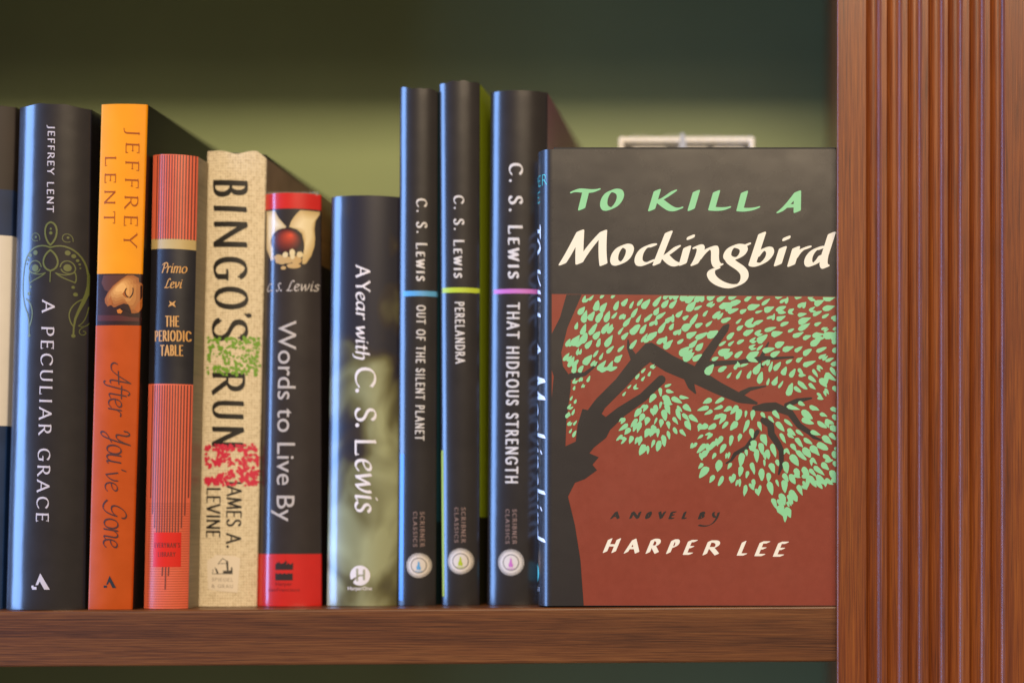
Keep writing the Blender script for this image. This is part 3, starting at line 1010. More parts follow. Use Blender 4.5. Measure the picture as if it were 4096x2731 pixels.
ap2 = mat('printed_apple_shade', srgb(74, 22, 20), **GL_)
pr = bk.print()
soft(pr, F6((225, 378), (365, 378), (430, 490), (500, 570), (550, 625), (500, 660), (400, 690), (320, 790), (298, 880), (330, 1010), (350, 1090), (310, 1115), (270, 1030), (225, 930)), *F6((310, 560))[0], (206, 184, 138), (238, 226, 196), .00006, 'printed_hand', steps=5, reach=.5, **GL_)
soft(pr, F6((745, 378), (1015, 378), (945, 520), (930, 640), (940, 780), (930, 900), (890, 1040), (820, 1160), (775, 1165), (770, 1100), (800, 1010), (800, 860), (770, 720), (700, 660), (590, 625), (620, 540), (680, 450)), *F6((850, 620))[0], (204, 178, 126), (236, 220, 180), .00006, 'printed_hand', steps=5, reach=.5, **GL_)
pr.add([ell(*F6((455, 1100))[0], 26, 17, rot=.6), ell(*F6((560, 1110))[0], 24, 14), ell(*F6((655, 1195))[0], 27, 10), ell(*F6((505, 1225))[0], 11, 7), ell(*F6((690, 1110))[0], 20, 16), F6((350, 1040), (440, 1090), (520, 1060), (600, 1120), (480, 1170), (390, 1150))], hk2, .00014)
soft(pr, ell(*F6((535, 830))[0], 63, 51), *F6((620, 740))[0], (52, 20, 20), (216, 74, 44), .00012, 'printed_apple', steps=8, reach=.88, **GL_)
pr.add([ell(*F6((535, 1035))[0], 11, 12, rot=.6), ell(*F6((635, 1005))[0], 11, 15), ell(*F6((742, 1030))[0], 12, 12), ell(*F6((640, 1060))[0], 9, 12)], hk, .00026)
pr.build('printed_hands', bk.root)
wi = mat('silver_white_ink', srgb(206, 200, 200), rough=.4)
bk.print().add(lettering('C. S.', (1062, 1166), (1130, 1166), 34, (.10, .05, 40), slant=.25, mode='script', track=.1), wi)\
    .add(lettering('Lewis', (1148, 1166), (1266, 1162), 42, (.10, .05, 40), slant=.25, mode='script', track=.08), wi).build('author_signature', bk.root)
bk.print().add(bfont('Words to Live By', (1117, 1283), (1109, 2084), 73, 0.0), mat('grey_white_ink', srgb(186, 180, 178), rough=.4)).build('title_lettering', bk.root)
fl = [[(1104, 2256), (1112, 2247), (1117, 2250), (1119, 2242), (1126, 2253), (1136, 2251), (1146, 2244), (1143, 2236), (1152, 2246), (1147, 2258), (1158, 2249), (1165, 2257), (1176, 2248), (1175, 2277), (1104, 2277)],
      [(1104, 2290), (1116, 2294), (1124, 2290), (1134, 2294), (1142, 2290), (1150, 2294), (1160, 2290), (1168, 2293), (1174, 2290), (1174, 2319), (1104, 2319)]]
bk.print().add(fl, mat('charcoal_ink', srgb(48, 34, 34), **GL_)).build('publisher_emblem', bk.root)
drk = mat('maroon_ink', srgb(130, 22, 22), rough=.4)
bk.print().add(bfont('Harper', (1105, 2340), (1172, 2340), 14, .01), drk).add(bfont('SanFrancisco', (1076, 2363), (1200, 2363), 13, .01), drk).build('publisher_lettering', bk.root)

# --- clear wrap standing up at the top of book 6
def clear_film(name):
    m = bpy.data.materials.new(name); m.use_nodes = True
    b = m.node_tree.nodes['Principled BSDF']
    b.inputs['Base Color'].default_value = (.9, .88, .84, 1)
    b.inputs['Roughness'].default_value = .2
    b.inputs['Alpha'].default_value = .14
    return m
M_FILM = clear_film('clear_film')
def crinkle(parent, xa, xb, z, y, h, amp, name='clear_wrap'):
    n = 60
    v, f = [], []
    for j in range(4):
        for i in range(n + 1):
            t = i / n
            k = rnd.uniform(-1, 1)
            v.append((xa + (xb - xa) * t, y + amp * math.sin(i * 1.3 + j) + amp * .8 * rnd.uniform(-1, 1) * (j > 0), z + h * j / 3 * (1 + .12 * k * (j == 3))))
    for j in range(3):
        for i in range(n):
            f.append((j * (n + 1) + i, j * (n + 1) + i + 1, (j + 1) * (n + 1) + i + 1, (j + 1) * (n + 1) + i))
    return mesh_obj(name, v, f, [M_FILM], parent, smooth=True)
p0 = bk.pt(.06, 0, bk.zt); p1 = bk.pt(.97, 0, bk.zt)
crinkle(bk.root, p0.x, p1.x, bk.zt - .0006, bk.Y0 + .004, .0018, .0004)

# --- 7: glossy olive-mottled book
def mottled():
    m = mat('mottled_olive_print', srgb(60, 56, 40), **GL_)
    nt = m.node_tree; N, L = nt.nodes, nt.links
    b = N['Principled BSDF']
    tc = N.new('ShaderNodeTexCoord')
    mp = N.new('ShaderNodeMapping'); mp.inputs['Scale'].default_value = (1, 1, .8); mp.inputs['Location'].default_value = (.21, .3, .135)
    L.new(tc.outputs['Object'], mp.inputs['Vector'])
    n = N.new('ShaderNodeTexNoise'); n.inputs['Scale'].default_value = 34; n.inputs['Detail'].default_value = 2.5; n.inputs['Distortion'].default_value = .5
    L.new(mp.outputs[0], n.inputs['Vector'])
    sx = N.new('ShaderNodeSeparateXYZ'); L.new(tc.outputs['Object'], sx.inputs[0])
    # the printed picture is dark at its head and pale at its foot
    mr = N.new('ShaderNodeMapRange'); mr.inputs['From Min'].default_value = .0; mr.inputs['From Max'].default_value = .195
    mr.inputs['To Min'].default_value = .20; mr.inputs['To Max'].default_value = -.20
    L.new(sx.outputs['Z'], mr.inputs['Value'])
    ad = N.new('ShaderNodeMath'); ad.operation = 'ADD'
    L.new(n.outputs['Fac'], ad.inputs[0]); L.new(mr.outputs[0], ad.inputs[1])
    r = N.new('ShaderNodeValToRGB'); e = r.color_ramp.elements
    e[0].position, e[0].color = .40, srgb(32, 30, 42)
    e[1].position, e[1].color = .72, srgb(156, 162, 126)
    k = e.new(.47); k.color = srgb(48, 40, 36)
    k = e.new(.57); k.color = srgb(98, 96, 62)
    L.new(ad.outputs[0], r.inputs['Fac']); L.new(r.outputs['Color'], b.inputs['Base Color'])
    return m
m7 = mottled()
m7k = mat('dark_glossy_back', srgb(30, 28, 30), **GL_)
bk = Book('short glossy book with a mottled olive and black spine', (1326, 784), (1606, 784), (1306, 2434), (1588, 2432), 0.020, 0.0060, 34,
          bands=[(None, m7)], right=[(None, m7k)], left=[(None, m7k)], depth=0.14)
wl = mat('soft_white_ink', srgb(226, 222, 226), rough=.4)
NB = (.17, .055, 28)
tt = lettering('A', (1428, 1064), (1428, 1110), 54, NB, .10)
tt += lettering('Y', (1428, 1128), (1428, 1166), 54, NB, .10)
tt += lettering('ear', (1428, 1168), (1428, 1278), 52, NB, slant=.1, track=.06)
tt += lettering('with', (1428, 1302), (1426, 1440), 54, NB, slant=.12, track=.06)
tt += lettering('C.', (1425, 1470), (1425, 1575), 80, (.16, .06, 25), .06, track=.02)
tt += lettering('S.', (1425, 1631), (1425, 1712), 80, (.16, .06, 25), .06, track=.05)
tt += lettering('L', (1426, 1755), (1426, 1820), 78, (.16, .06, 25), .10)
tt += lettering('ewis', (1426, 1832), (1424, 2044), 98, (.13, .045, 30), slant=.1, track=.07)
bk.print().add(tt, wl).build('title_lettering', bk.root)
em = bk.print().add([ell(1443, 2300, 40)], wl, .00010, grid=10)
grn = mat('olive_grey_print', srgb(150, 152, 128), rough=.4)
em.add([[(1403, 2318), (1428, 2306), (1443, 2302), (1430, 2310), (1418, 2322), (1414, 2336), (1400, 2336)]], m7, .00014)
em.add([rect(1428, 2272, 1436, 2322), rect(1455, 2276, 1463, 2318), rect(1436, 2296, 1455, 2303)], grn, .00014)
em.build('publisher_emblem', bk.root)
bk.print().add(bfont('HarperOne', (1394, 2358), (1490, 2358), 14, .012), wl).build('publisher_lettering', bk.root)

# --- 8-10: three tall slim black books of one series
def series(label, tl, tr, bl, br, Y0, accent, acc_ink, line, author, title, scr, emb, right, left=None, wob=None, yaw=0.0, bulge=.005, seed=0, strip=None, rough=.34):
    m = mat('black_series_jacket', srgb(36, 31, 30), rough=.42, spec=.15, coat=1.0, coat_rough=.17, vary=.1, vscale=100, bump=.05, bscale=700)
    b = Book(label, tl, tr, bl, br, Y0, bulge, 38, bands=[(None, m)], right=right(m), left=left, wob=wob, yaw=yaw, depth=.150)
    ink = mat('white_series_ink', srgb(206, 202, 200), rough=.45)
    (a0, a1, c), (t0, t1, tc, tx) = author, title
    b.print().add(lettering('C. S. Lewis', a0, a1, c * .92, (.21, .07, 18), .11, mode='smallcaps', track=.34), ink).build('author_lettering', b.root)
    b.print().add(lettering(tx, t0, t1, tc * .95, (.17, .14, 0), track=.34), ink).build('title_lettering', b.root)
    l = b.print()
    y0, y1 = line
    l.add([[(tl[0] + 12, y0), (tr[0] - 3, y0), (tr[0] - 3, y1), (tl[0] + 12, y1)]], acc_ink, grid=6).build('coloured_line', b.root)
    pink = mat('dull_rose_ink', srgb(150, 122, 112), rough=.5)
    (xs, xc, ys, ye) = scr
    b.print().add(lettering('SCRIBNER', (xs, ys), (xs, ye), 16, (.17, .07, 10), .09, track=.34), pink)\
        .add(lettering('CLASSICS', (xc, ys), (xc, ye), 15, (.17, .07, 10), .09, track=.34), pink).build('publisher_lettering', b.root)
    cx, cy, r = emb
    e = b.print()
    rays = []
    for k in range(40):
        a = 2 * math.pi * k / 40
        rays.append([(cx + r * .70 * math.cos(a - .085), cy + r * .70 * math.sin(a - .085)), (cx + r * math.cos(a - .03), cy + r * math.sin(a - .03)),
                     (cx + r * math.cos(a + .03), cy + r * math.sin(a + .03)), (cx + r * .70 * math.cos(a + .085), cy + r * .70 * math.sin(a + .085))])
    cream = mat('cream_ink', srgb(212, 204, 196), rough=.45)
    e.add(rays + [ell(cx, cy, r * .74)], cream, .0001, grid=12)
    e.add(ring(cx, cy, r * .56, r * .62), mat('grey_line_ink', srgb(70, 70, 64), rough=.5), .00014)
    fl = tf([(0, -20), (5, -8), (4, 0), (10, 10), (7, 18), (2, 20), (0, 14), (-3, 20), (-8, 16), (-9, 8), (-4, -4), (-3, -12)], cx, cy, r / 52)
    e.add([fl] + taper([(cx - 14 * r / 52, cy + 23 * r / 52, 1.2), (cx, cy + 26 * r / 52, 1.6), (cx + 14 * r / 52, cy + 23 * r / 52, 1.2)]), accent, .00018)
    e.build('sunburst_emblem', b.root)
    return b

blue = mat('sky_blue_print', srgb(86, 160, 214), rough=.4)
blue2 = mat('teal_side_print', srgb(44, 100, 120), rough=.4)
teal_dk = mat('dark_teal_side', srgb(26, 52, 58), rough=.4)
lime = mat('lime_print', srgb(166, 186, 30), rough=.45)
lime_dk = mat('dark_olive_side', srgb(40, 38, 14), rough=.45)
mauve = mat('mauve_print', srgb(192, 108, 184), rough=.4)
mauve_side = mat('plum_side', srgb(146, 100, 116), rough=.5)
limei = mat('lime_ink', srgb(176, 196, 44), rough=.45)

def wob8(a, t):
    return .0009 * math.sin(a * 10 + 1) * (.4 + a) - (.0016 * math.exp(-((a - .68) / .12) ** 2))
b8 = series('slim tall black book with a sky blue line and emblem', (1600, 350), (1752, 352), (1590, 2433), (1744, 2430), 0.020,
            blue, blue, (1164, 1185), ((1669, 797), (1669, 1123), 43), ((1671, 1222), (1665, 1759), 33, 'OUT OF THE SILENT PLANET'),
            (1683, 1656, 2046, 2185), (1677, 2260, 50), lambda m: [(2085, blue2), (None, teal_dk)], wob=wob8, bulge=.0046, yaw=.03)
eb = b8.print()
eb.add([[(1600, 1815), (1617, 1815), (1612, 2400), (1594, 2400)]], mat('azure_print', srgb(84, 150, 236), rough=.35), grid=4)
eb.build('coloured_edge', b8.root)
def wob9(a, t):
    return .0012 * math.sin(a * 3.0) + .0003 * math.sin(a * 22)
b9 = series('slim tall black book with a lime green side and line', (1756, 338), (1919, 332), (1766, 2430), (1918, 2429), 0.020,
            lime, limei, (1151, 1171), ((1818, 785), (1819, 1111), 43), ((1824, 1209), (1827, 1453), 35, 'PERELANDRA'),
            (1848, 1821, 2029, 2168), (1844, 2243, 52), lambda m: [(2068, lime), (None, lime_dk)], wob=wob9, bulge=.0048, yaw=.035)
eb = b9.print()
eb.add([[(1763, 1800), (1772, 1800), (1777, 2385), (1768, 2385)]], lime, grid=4)
eb.build('coloured_edge', b9.root)
b10 = series('tall black book with a mauve line and the thickest spine of three', (1962, 365), (2190, 364), (1946, 2429), (2184, 2428), 0.020,
             mauve, mauve, (1157, 1175), ((2040, 657), (2036, 1113), 58), ((2033, 1213), (2026, 1931), 48, 'THAT HIDEOUS STRENGTH'),
             (2053, 2025, 2036, 2173), (2046, 2248, 53), lambda m: [(None, mauve_side)], bulge=.0048, yaw=.015)

# --- 11: the face-out book
M_JK = mat('charcoal_paper_jacket', srgb(36, 31, 29), rough=0.42, spec=.25, coat=.75, coat_rough=.26, vary=.06, vscale=500, bump=.10, bscale=2600)
M_RUST = mat('rust_brown_ink', srgb(130, 52, 31), rough=0.42, spec=.25, coat=.75, coat_rough=.26, vary=.04, vscale=300, bump=.08, bscale=2600)
M_TREE = mat('charcoal_ink_tree', srgb(36, 30, 27), rough=0.42, spec=.25, coat=.75, coat_rough=.26, bump=.08, bscale=2600)
M_LEAF = mat('mint_green_ink', srgb(134, 200, 144), rough=0.45, spec=.4, vary=.03, vscale=300)
M_CREAM = mat('cream_title_ink', srgb(232, 226, 204), rough=0.5, spec=.4)
M_TEAL = mat('teal_ink', srgb(84, 190, 180), rough=0.45)
Y11 = -0.0018
TH11 = 0.030
J = W(2206, 0, Y11).x
AX = J - W(2141, 0, Y11).x + .0006
XR11 = W(3344, 0, Y11).x
Z11b = shelf_z(2770) + .0003
Z11t = W(0, 597, Y11).z
f11 = thing('facing_book', 'face out black and rust book with a tree and mint green leaves on its cover', 'book', ((J + XR11) / 2, Y11 + TH11 / 2, Z11b))
def spine_xy(s):                    # s 0..1 front joint to back joint
    t = math.pi * s
    return J - AX * abs(math.sin(t)) ** 1.02, Y11 + TH11 / 2 - TH11 / 2 * math.cos(t)
def jacket11():
    prof = [(XR11, Y11)]
    for k in range(1, 12):
        prof.append((XR11 + (J + .0006 - XR11) * k / 12, Y11))
    prof.append((J + .0006, Y11))
    n = 40
    for k in range(1, n):
        prof.append(spine_xy(k / n))
    prof += [(J + .0006, Y11 + TH11), (XR11, Y11 + TH11)]
    zs = [Z11b + (Z11t - Z11b) * k / 14 for k in range(15)]
    m = len(prof)
    v = [Vector((x, y, z)) for z in zs for x, y in prof]
    f = [(i * m + j, (i + 1) * m + j, (i + 1) * m + j + 1, i * m + j + 1) for i in range(14) for j in range(m - 1)]
    o = mesh_obj('dust_jacket', v, f, [M_JK], f11, smooth=True)
    sd = o.modifiers.new('paper', 'SOLIDIFY'); sd.thickness = .0003; sd.offset = 1
    es = o.modifiers.new('edges', 'EDGE_SPLIT'); es.split_angle = math.radians(40)
    # normals must look outwards
    return o
o = jacket11()
bm = bmesh.new(); bm.from_mesh(o.data); bmesh.ops.reverse_faces(bm, faces=bm.faces) ; bm.to_mesh(o.data); bm.free()
# find outward side
nrm = o.data.polygons[0].normal
if nrm.y > 0:
    o.data.flip_normals()
o.modifiers['paper'].offset = -1
m11b = mat('black_cloth_board', srgb(20, 18, 18), rough=.6, bump=.1)
box('hard_cover', J + .001, XR11, Y11 + .0005, Y11 + .0030, Z11b, Z11t + .0010, m11b, f11, .0004)
box('hard_cover', J + .001, XR11, Y11 + TH11 - .0030, Y11 + TH11 - .0005, Z11b, Z11t + .0010, m11b, f11, .0004)
box('page_block', J - .002, XR11 - .004, Y11 + .0031, Y11 + TH11 - .0031, Z11b + .003, Z11t - .003, M_PAGE, f11)

def cov(px, py, off=0.0001):
    P = W(px, py, Y11)
    return Vector((min(P.x, XR11), Y11 - off, P.z))
cov.facing = Vector((0, -1, 0))
cov_surface[0] = cov
SPL = 500.0
def spn(px, py, off=0.0001):
    """spine unrolled: px = 0 back joint ... 500 front joint, py photo row"""
    s = min(max(1 - px / SPL, .001), .999)
    x, y = spine_xy(s); x2, y2 = spine_xy(min(s + .001, 1)); x1, y1 = spine_xy(max(s - .001, 0))
    tx, ty = x2 - x1, y2 - y1
    l = math.hypot(tx, ty)
    return Vector((x - ty / l * off, y + tx / l * off, W(0, py, Y11 + TH11 * .3).z))
spn.facing = Vector((-1, 0, 0))

XE = 3343
art = Print(cov)
art.add([[(2207, 1176), (XE, 1186), (XE, 2420), (2207, 2420)]], M_RUST, .00006)
trunk = [(2207, 2420), (2335, 2420), (2322, 2240), (2300, 2100), (2272, 1985), (2300, 1930), (2340, 1915), (2388, 1880), (2370, 1858), (2395, 1828), (2358, 1812), (2375, 1790),
         (2425, 1750), (2455, 1690), (2400, 1650), (2330, 1635), (2310, 1700), (2303, 1765), (2262, 1784), (2266, 1680), (2282, 1560), (2284, 1510), (2252, 1465), (2245, 1410), (2270, 1310),
         (2327, 1178), (2266, 1178), (2240, 1270), (2207, 1335), (2207, 1480), (2215, 1505), (2207, 1590)]
br = [trunk]
BR = [[(2345, 1700, 32), (2400, 1615, 26), (2480, 1535, 26), (2550, 1450, 30), (2600, 1405, 36), (2680, 1455, 36), (2780, 1500, 33), (2870, 1550, 26), (2960, 1592, 20), (3025, 1612, 6)],
      [(2400, 1720, 28), (2480, 1650, 22), (2570, 1590, 18), (2645, 1518, 18)],
      [(2285, 1505, 14), (2340, 1495, 8), (2390, 1455, 3)],
      [(2540, 1440, 16), (2515, 1390, 8), (2512, 1360, 3)],
      [(2795, 1490, 28), (2825, 1425, 20), (2868, 1360, 16), (2900, 1315, 15), (2912, 1300, 6)],
      [(2840, 1455, 12), (2960, 1447, 8), (3050, 1432, 10), (3110, 1432, 6), (3172, 1428, 4)],
      [(3045, 1432, 9), (3062, 1395, 6), (3074, 1370, 3)], [(3040, 1440, 7), (3040, 1460, 5), (3052, 1467, 3)],
      [(3018, 1632, 10), (3060, 1628, 18), (3100, 1626, 18), (3160, 1650, 14), (3195, 1700, 12), (3240, 1730, 10), (3255, 1748, 7), (3285, 1760, 3)],
      [(3145, 1620, 9), (3190, 1602, 10), (3245, 1592, 4)],
      [(2965, 1575, 12), (3000, 1555, 8), (3062, 1544, 3)],
      [(2755, 1510, 20), (2765, 1545, 14), (2782, 1572, 3)],
      [(3055, 1680, 14), (3082, 1700, 14), (3085, 1735, 14), (3112, 1775, 13), (3125, 1800, 11), (3126, 1860, 9), (3115, 1895, 4)],
      [(3030, 1726, 9), (2985, 1790, 9), (2940, 1815, 8), (2925, 1840, 5), (2905, 1852, 3)]]
for b in BR:
    br += taper([(x, y, r) for x, y, r in b])
art.add(br, M_TREE, .00010)

def inside(p, poly):
    x, y = p; c = False
    for (x0, y0), (x1, y1) in zip(poly, poly[1:] + poly[:1]):
        if (y0 > y) != (y1 > y) and x < (x1 - x0) * (y - y0) / (y1 - y0) + x0:
            c = not c
    return c
rl = random.Random(21)
def clip(pts, f):
    out = []
    for a, b in zip(pts, pts[1:] + pts[:1]):
        fa, fb = f(a), f(b)
        if fa >= 0:
            out.append(a)
        if (fa >= 0) != (fb >= 0):
            t = fa / (fa - fb)
            out.append((a[0] + (b[0] - a[0]) * t, a[1] + (b[1] - a[1]) * t))
    return out
def leaf(x, y, L, wd, ang):
    c, s = math.cos(ang), math.sin(ang)
    pts = []
    n = 11
    tip = rl.uniform(.7, 1.6)
    for k in range(n):
        t = 2 * math.pi * k / n
        u = math.cos(t); v = math.sin(t) * (1 - .42 * tip * u) * rl.uniform(.82, 1.12)
        u *= rl.uniform(.93, 1.08)
        px, py = x + (u * L * c - v * wd * s), y + (u * L * s + v * wd * c)
        pts.append((px, py))
    return clip(clip(pts, lambda p: XE - p[0]), lambda p: p[1] - 1179 - (p[0] - 2207) * .0088)
R1 = [(2335, 1180), (XE + 8, 1180), (XE + 8, 1560), (3260, 1590), (3150, 1560), (3080, 1530), (3000, 1500), (2900, 1510), (2860, 1490), (2740, 1420), (2690, 1395), (2600, 1370), (2555, 1380), (2500, 1420), (2470, 1455), (2380, 1480), (2285, 1500), (2262, 1440), (2262, 1390), (2300, 1270)]
R2 = [(2800, 1600), (2880, 1590), (2950, 1650), (3060, 1640), (3200, 1610), (XE + 8, 1640), (XE + 8, 1925), (3250, 1935), (3190, 1990), (3150, 2070), (3110, 2030), (3070, 1980), (2990, 1975), (2930, 1930), (2860, 1950), (2790, 1900), (2790, 1840), (2770, 1790), (2810, 1700)]
R3 = [(2625, 1535), (2700, 1545), (2765, 1620), (2785, 1680), (2760, 1720), (2700, 1750), (2620, 1800), (2570, 1800), (2480, 1770), (2460, 1700), (2530, 1640), (2600, 1590)]
R4 = [(2430, 1540), (2560, 1480), (2620, 1460), (2600, 1500), (2500, 1580), (2430, 1590)]
R5 = [(2270, 1545), (2310, 1510), (2370, 1500), (2300, 1580), (2310, 1640), (2300, 1740), (2266, 1750)]
fork = [[(x, y, r + 5) for x, y, r in b] for b in BR]
def near_branch(p):
    for b in BR:
        for (x0, y0, r0), (x1, y1, r1) in zip(b[:-1], b[1:]):
            dx, dy = x1 - x0, y1 - y0
            t = max(0, min(1, ((p[0] - x0) * dx + (p[1] - y0) * dy) / (dx * dx + dy * dy)))
            if math.hypot(p[0] - x0 - dx * t, p[1] - y0 - dy * t) < r0 + (r1 - r0) * t + 6:
                return True
    return False
leaves = []
def fill(poly, gap, ang, lmin, lmax, n=4000):
    xs = [p[0] for p in poly]; ys = [p[1] for p in poly]
    pts = []
    for _ in range(n):
        p = (rl.uniform(min(xs), max(xs)), rl.uniform(min(ys), max(ys)))
        if not inside(p, poly) or inside(p, trunk) or near_branch(p):
            continue
        a = ang(p)
        c, s = math.cos(a), math.sin(a)
        ok = True
        for q in pts:
            u, v = (q[0] - p[0]) * c + (q[1] - p[1]) * s, -(q[0] - p[0]) * s + (q[1] - p[1]) * c
            if (u / (gap * 1.35)) ** 2 + (v / (gap * .72)) ** 2 < 1:
                ok = False; break
        if not ok:
            continue
        pts.append(p)
        L = rl.uniform(lmin, lmax)
        leaves.append(leaf(p[0], p[1], L, L * rl.uniform(.32, .56), a + rl.uniform(-.25, .25)))
        if rl.random() < .24:
            a2 = a + rl.uniform(-.9, .9)
            leaves.append(leaf(p[0] + L * .7 * math.cos(a2 + 1.2), p[1] + L * .7 * math.sin(a2 + 1.2), L * .8, L * .36, a2))
def a1(p):
    t = max(0, min(1, (p[0] - 2300) / 1000))
    d = 62 - 46 * t
    if p[1] > 1460 and p[0] > 2900:
        d = 62 if p[0] < 3180 else -45
    return -math.radians(d)
def radial(cx, cy):
    return lambda p: math.atan2(p[1] - cy, p[0] - cx)
fill(R1, 32, a1, 14, 28)
fill(R2, 32, radial(3010, 1560), 14, 28)
fill(R3, 29, radial(2640, 1560), 14, 24)
fill(R4, 25, lambda p: -.9, 10, 16)
fill(R5, 26, lambda p: -1.1, 9, 15)
leaves.append(leaf(3140, 2062, 26, 9, 1.55))
art.add(leaves, M_LEAF, .00015)
art.build('cover_illustration', f11)

# hand-drawn pen lettering of the cover (pen strokes in the coordinates of a zoomed crop)
def pen(d, ox, oy, s, w, t, ang):
    nb = nib_shape(w, t, math.radians(ang), 12)
    out = []
    for pl in path(d, 12):
        out += sweep(tf(pl, ox, oy, s), nb)
    return out
A_ = (2100, 500, .5527)
ttl = Print(cov)
WK = 31
for d in ('M352 482 C375 470 400 474 440 478 C480 481 510 478 522 472 M440 484 L410 606',
          'M655 475 C600 470 566 530 570 578 C576 620 625 618 662 578 C700 532 704 480 655 475',
          'M957 478 L917 612 M1075 482 C1050 500 1010 530 968 550 M968 545 C1005 572 1035 600 1065 610 C1090 616 1110 610 1120 605',
          'M1240 484 L1203 610',
          'M1386 486 L1352 606 C1385 611 1430 612 1466 602',
          'M1588 490 L1556 612 C1592 617 1640 614 1676 602',
          'M1972 488 C1930 545 1885 600 1846 626 M1972 488 L1970 624 M1895 588 L1970 584'):
    ttl.add(pen(d, *A_, WK, 7, -22), M_LEAF, .0001)
WM = 34
word = []
for d in ('M400 772 C370 830 320 930 272 1002 M400 772 C396 850 392 930 394 996 M396 992 C430 930 500 840 566 774 M566 774 C560 850 558 940 568 1006',
          'M728 874 C680 872 640 935 646 982 C655 1018 705 1008 737 965 C768 915 770 878 728 874',
          'M928 872 C895 870 850 885 828 940 C810 992 830 1014 868 1006 C890 1000 905 992 915 986',
          'M1040 780 L952 1004 M1100 884 C1080 900 1045 930 1010 950 M1012 948 C1040 980 1062 1002 1088 1008 C1102 1011 1112 1009 1122 1004',
          'M1174 888 L1142 1004 M1202 808 L1198 818',
          'M1240 884 C1256 874 1275 878 1272 900 C1264 940 1245 980 1226 1006 M1250 975 C1290 915 1335 886 1362 888 C1388 892 1366 960 1380 998 C1388 1018 1400 1020 1408 1016',
          'M1538 875 C1492 870 1458 920 1464 952 C1474 980 1530 978 1568 940 C1598 902 1584 876 1538 875 M1560 880 C1580 880 1596 874 1608 866',
          'M1478 972 C1500 1012 1560 1020 1586 1070 C1606 1130 1545 1176 1470 1166 C1395 1152 1338 1105 1346 1066 C1350 1048 1368 1040 1386 1040',
          'M1716 788 L1646 1002 M1672 955 C1708 900 1746 884 1768 902 C1790 930 1752 985 1704 1006 C1676 1016 1658 1012 1646 1004',
          'M1866 892 L1830 1008 M1894 816 L1890 826',
          'M1962 892 L1927 1012 M1946 966 C1975 915 2010 892 2046 888',
          'M2146 890 C2092 886 2042 950 2050 996 C2058 1030 2110 1012 2150 945 M2220 788 L2168 950 C2156 1000 2160 1024 2176 1026'):
    word += pen(d, *A_, WM, 8, -22)
ttl.add(word, M_CREAM, .0001)
ttl.build('title_lettering', f11)

B_ = (2130, 1750, .5272)
def boxed(P, items, nibw, m, slant):
    for ch, x0, x1, yt, yb in items:
        X0, X1 = B_[0] + x0 * B_[2], B_[0] + x1 * B_[2]
        YT, YB = B_[1] + yt * B_[2], B_[1] + yb * B_[2]
        cap = YB - YT
        sl = slant * cap
        w = GL[ch][0]
        p = []
        nb = nib_shape(nibw, 2.6, math.radians(-24), 10)
        inx = nibw * .45
        for pl in path(GL[ch][1]):
            xs = [(X0 + inx * .7 + (x / w) * (X1 - X0 - sl * (.5 if ch in 'AV' else 1) - inx * 1.2) + y * sl * (.5 if ch in 'AV' else 1), YB - 3 - y * (cap - 7)) for x, y in pl]
            p += sweep(xs, nb)
        P.add(p, m, .0001)
P = Print(cov)
boxed(P, [('A', 590, 668, 555, 616), ('N', 728, 830, 556, 615), ('O', 850, 908, 556, 616), ('V', 948, 1010, 555, 616), ('E', 1028, 1092, 556, 616), ('L', 1128, 1186, 556, 616), ('B', 1252, 1314, 558, 617)], 13, M_TREE, .3)
P.add(pen('M1375 566 C1365 590 1380 606 1395 600 M1412 568 C1400 620 1370 660 1320 668 C1295 670 1275 666 1264 662', *B_, 11, 2.6, -24), M_TREE, .0001)
P.build('caption_lettering', f11)
P = Print(cov)
boxed(P, [('H', 528, 674, 762, 870), ('A', 694, 826, 765, 874), ('R', 852, 990, 766, 876), ('P', 1010, 1122, 770, 878), ('E', 1136, 1252, 775, 884), ('R', 1280, 1446, 778, 888),
          ('L', 1545, 1662, 782, 890), ('E', 1678, 1802, 785, 894), ('E', 1818, 1944, 788, 898)], 20, M_CREAM, .36)
P.build('author_lettering', f11)

# spine of the face-out book: unrolled coordinates (0 front joint, 250 middle)
S = Print(spn)
S.add(lettering('HARPER', (45, 752), (455, 752), 40, (.15, .05, 20), track=.15), M_TEAL)
S.add(lettering('LEE', (125, 815), (375, 815), 40, (.15, .05, 20), track=.15), M_TEAL)
S.build('author_lettering', f11)
S = Print(spn)
def spine_text(text, y0, y1, lo, hi, slant=0.0, nib=(.17, .05, 25), **kw):
    g = lettering(text, (0, y0), (0, y1), 100, nib, slant=slant, **kw)
    return [[[(lo + (hi - lo) * x / 100.0, y) for x, y in p] for p in grp] for grp in g]
LOW.update({'c': (.46, 'M.42 .54 C.2 .72 .02 .5 .05 .26 C.08 -.04 .3 -.04 .44 .1'), 'k': (.52, 'M.1 1 L.08 0 M.42 .6 L.1 .3 M.16 .36 L.48 0'),
            'g': (.54, 'M.3 .62 C.0 .62 .0 .22 .26 .22 C.5 .22 .5 .62 .3 .62 M.2 .22 C.3 .1 .5 .0 .46 -.2 C.36 -.4 .0 -.36 .06 -.12'),
            'b': (.54, 'M.1 1 L.08 0 M.08 .3 C.14 .5 .3 .66 .42 .54 C.56 .36 .4 .0 .08 .02'), 'd': (.54, 'M.42 .56 C.1 .7 .02 .4 .05 .2 C.1 -.06 .3 -.02 .42 .3 M.5 1 L.42 .1 C.42 -.02 .48 .0 .54 .06')})
wsp = mat('bright_white_ink', srgb(236, 236, 240), rough=.45)
S.add(spine_text('TO', 885, 1000, 190, 375, .25), wsp)
S.add(spine_text('KILL', 1060, 1285, 190, 375, .25), wsp)
S.add(spine_text('A', 1345, 1420, 190, 375, .2), wsp)
S.add(spine_text('Mockingbird', 1485, 2140, 150, 430, .25, track=.05), wsp)
S.build('spine_title', f11)
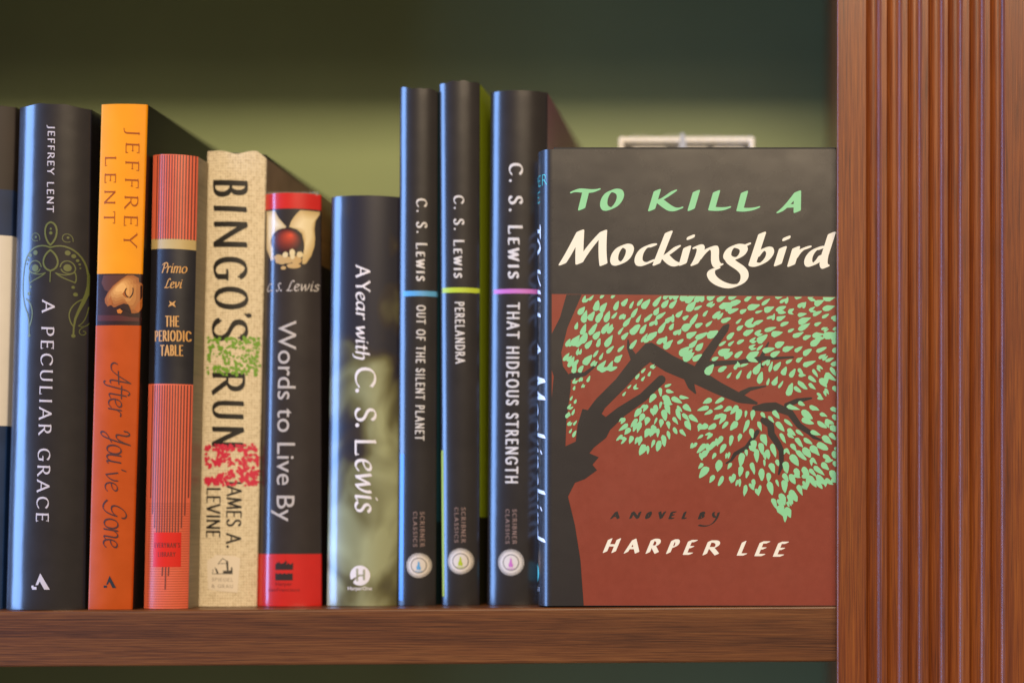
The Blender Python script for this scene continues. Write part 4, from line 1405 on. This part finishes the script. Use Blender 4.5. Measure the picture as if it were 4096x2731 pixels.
S = Print(spn)
S.add([ell(250, 2290, 105, 42)], M_TEAL)
S.build('publisher_emblem', f11)
S = Print(spn)
S.add(lettering('HARPER', (130, 2362), (370, 2362), 15, (.18, .1, 0), track=.2), wsp)
S.build('publisher_lettering', f11)

# ------------------------------------------------------------------ framed set behind the face-out book
YB = 0.070
M_FR = mat('cream_frame', srgb(248, 247, 248), rough=.3, vary=.02)
M_DK = mat('dark_backing', srgb(40, 40, 30), rough=.5)
M_DISC = mat('ivory_disc', srgb(248, 247, 242), rough=.3, coat=.6)
bx0, bx1 = W(2474, 0, YB).x, W(3018, 0, YB).x
zt = W(0, 548, YB).z
gz = shelf_z(2770) + .0003
gb = thing('framed_box', 'cream framed box of pale discs in clear wrap, behind the face out book', 'boxed set', ((bx0 + bx1) / 2, YB + .01, gz))
def frame():
    t = .0026
    v, f = [], []
    xs = [(bx0, zt), (bx1, zt), (bx1, gz), (bx0, gz)]
    xi = [(bx0 + t, zt - t), (bx1 - t, zt - t), (bx1 - t, gz + t), (bx0 + t, gz + t)]
    for y in (YB, YB + .022):
        v += [(x, y, z) for x, z in xs] + [(x, y, z) for x, z in xi]
    for k in range(4):
        l = (k + 1) % 4
        f += [(k, l, 4 + l, 4 + k), (8 + k, 12 + k, 12 + l, 8 + l), (k, 8 + k, 8 + l, l), (4 + k, 4 + l, 12 + l, 12 + k)]
    o = mesh_obj('frame', v, f, [M_FR], gb)
    b = o.modifiers.new('bevel', 'BEVEL'); b.width = .0007; b.segments = 3
frame()
box('backing', bx0 + .0028, bx1 - .0028, YB + .010, YB + .013, gz + .0028, zt - .0028, M_DK, gb)
w3 = (bx1 - bx0 - .006)
for k, (f0, f1, top) in enumerate(((.02, .37, 574), (.39, .70, 577), (.69, .98, 572))):
    c = bx0 + .003 + w3 * (f0 + f1) / 2; r = w3 * (f1 - f0) / 2
    ztop = W(0, top, YB + .007).z
    vs, fs = [], []
    n = 40
    for y in (YB + .0045, YB + .0095):
        for q in range(n):
            a = 2 * math.pi * q / n
            sx, sz = math.copysign(abs(math.cos(a)) ** .75, math.cos(a)), math.copysign(abs(math.sin(a)) ** .9, math.sin(a))
            vs.append((c + r * sx, y, ztop - r + r * sz))
    fs.append(tuple(range(n))); fs.append(tuple(range(2 * n - 1, n - 1, -1)))
    fs += [(q, n + q, n + (q + 1) % n, (q + 1) % n) for q in range(n)]
    mesh_obj('disc', vs, fs, [M_DISC], gb)
crinkle(gb, bx0 + .001, bx1 - .001, zt - .006, YB - .0015, .0066, .0006)
cx = W(2728, 0, YB).x
mesh_obj('tag', [(cx - .0022, YB - .003, zt - .012), (cx + .0035, YB - .003, zt - .012), (cx + .0012, YB - .0032, zt + .0012), (cx - .0004, YB - .0032, zt + .0012),
                 (cx - .0022, YB - .0026, zt - .012), (cx + .0035, YB - .0026, zt - .012), (cx + .0012, YB - .0028, zt + .0012), (cx - .0004, YB - .0028, zt + .0012)],
         [(0, 1, 2, 3), (7, 6, 5, 4), (0, 3, 7, 4), (1, 5, 6, 2), (3, 2, 6, 7), (0, 4, 5, 1)], [mat('pale_blue_film', srgb(176, 186, 210), rough=.25)], gb)
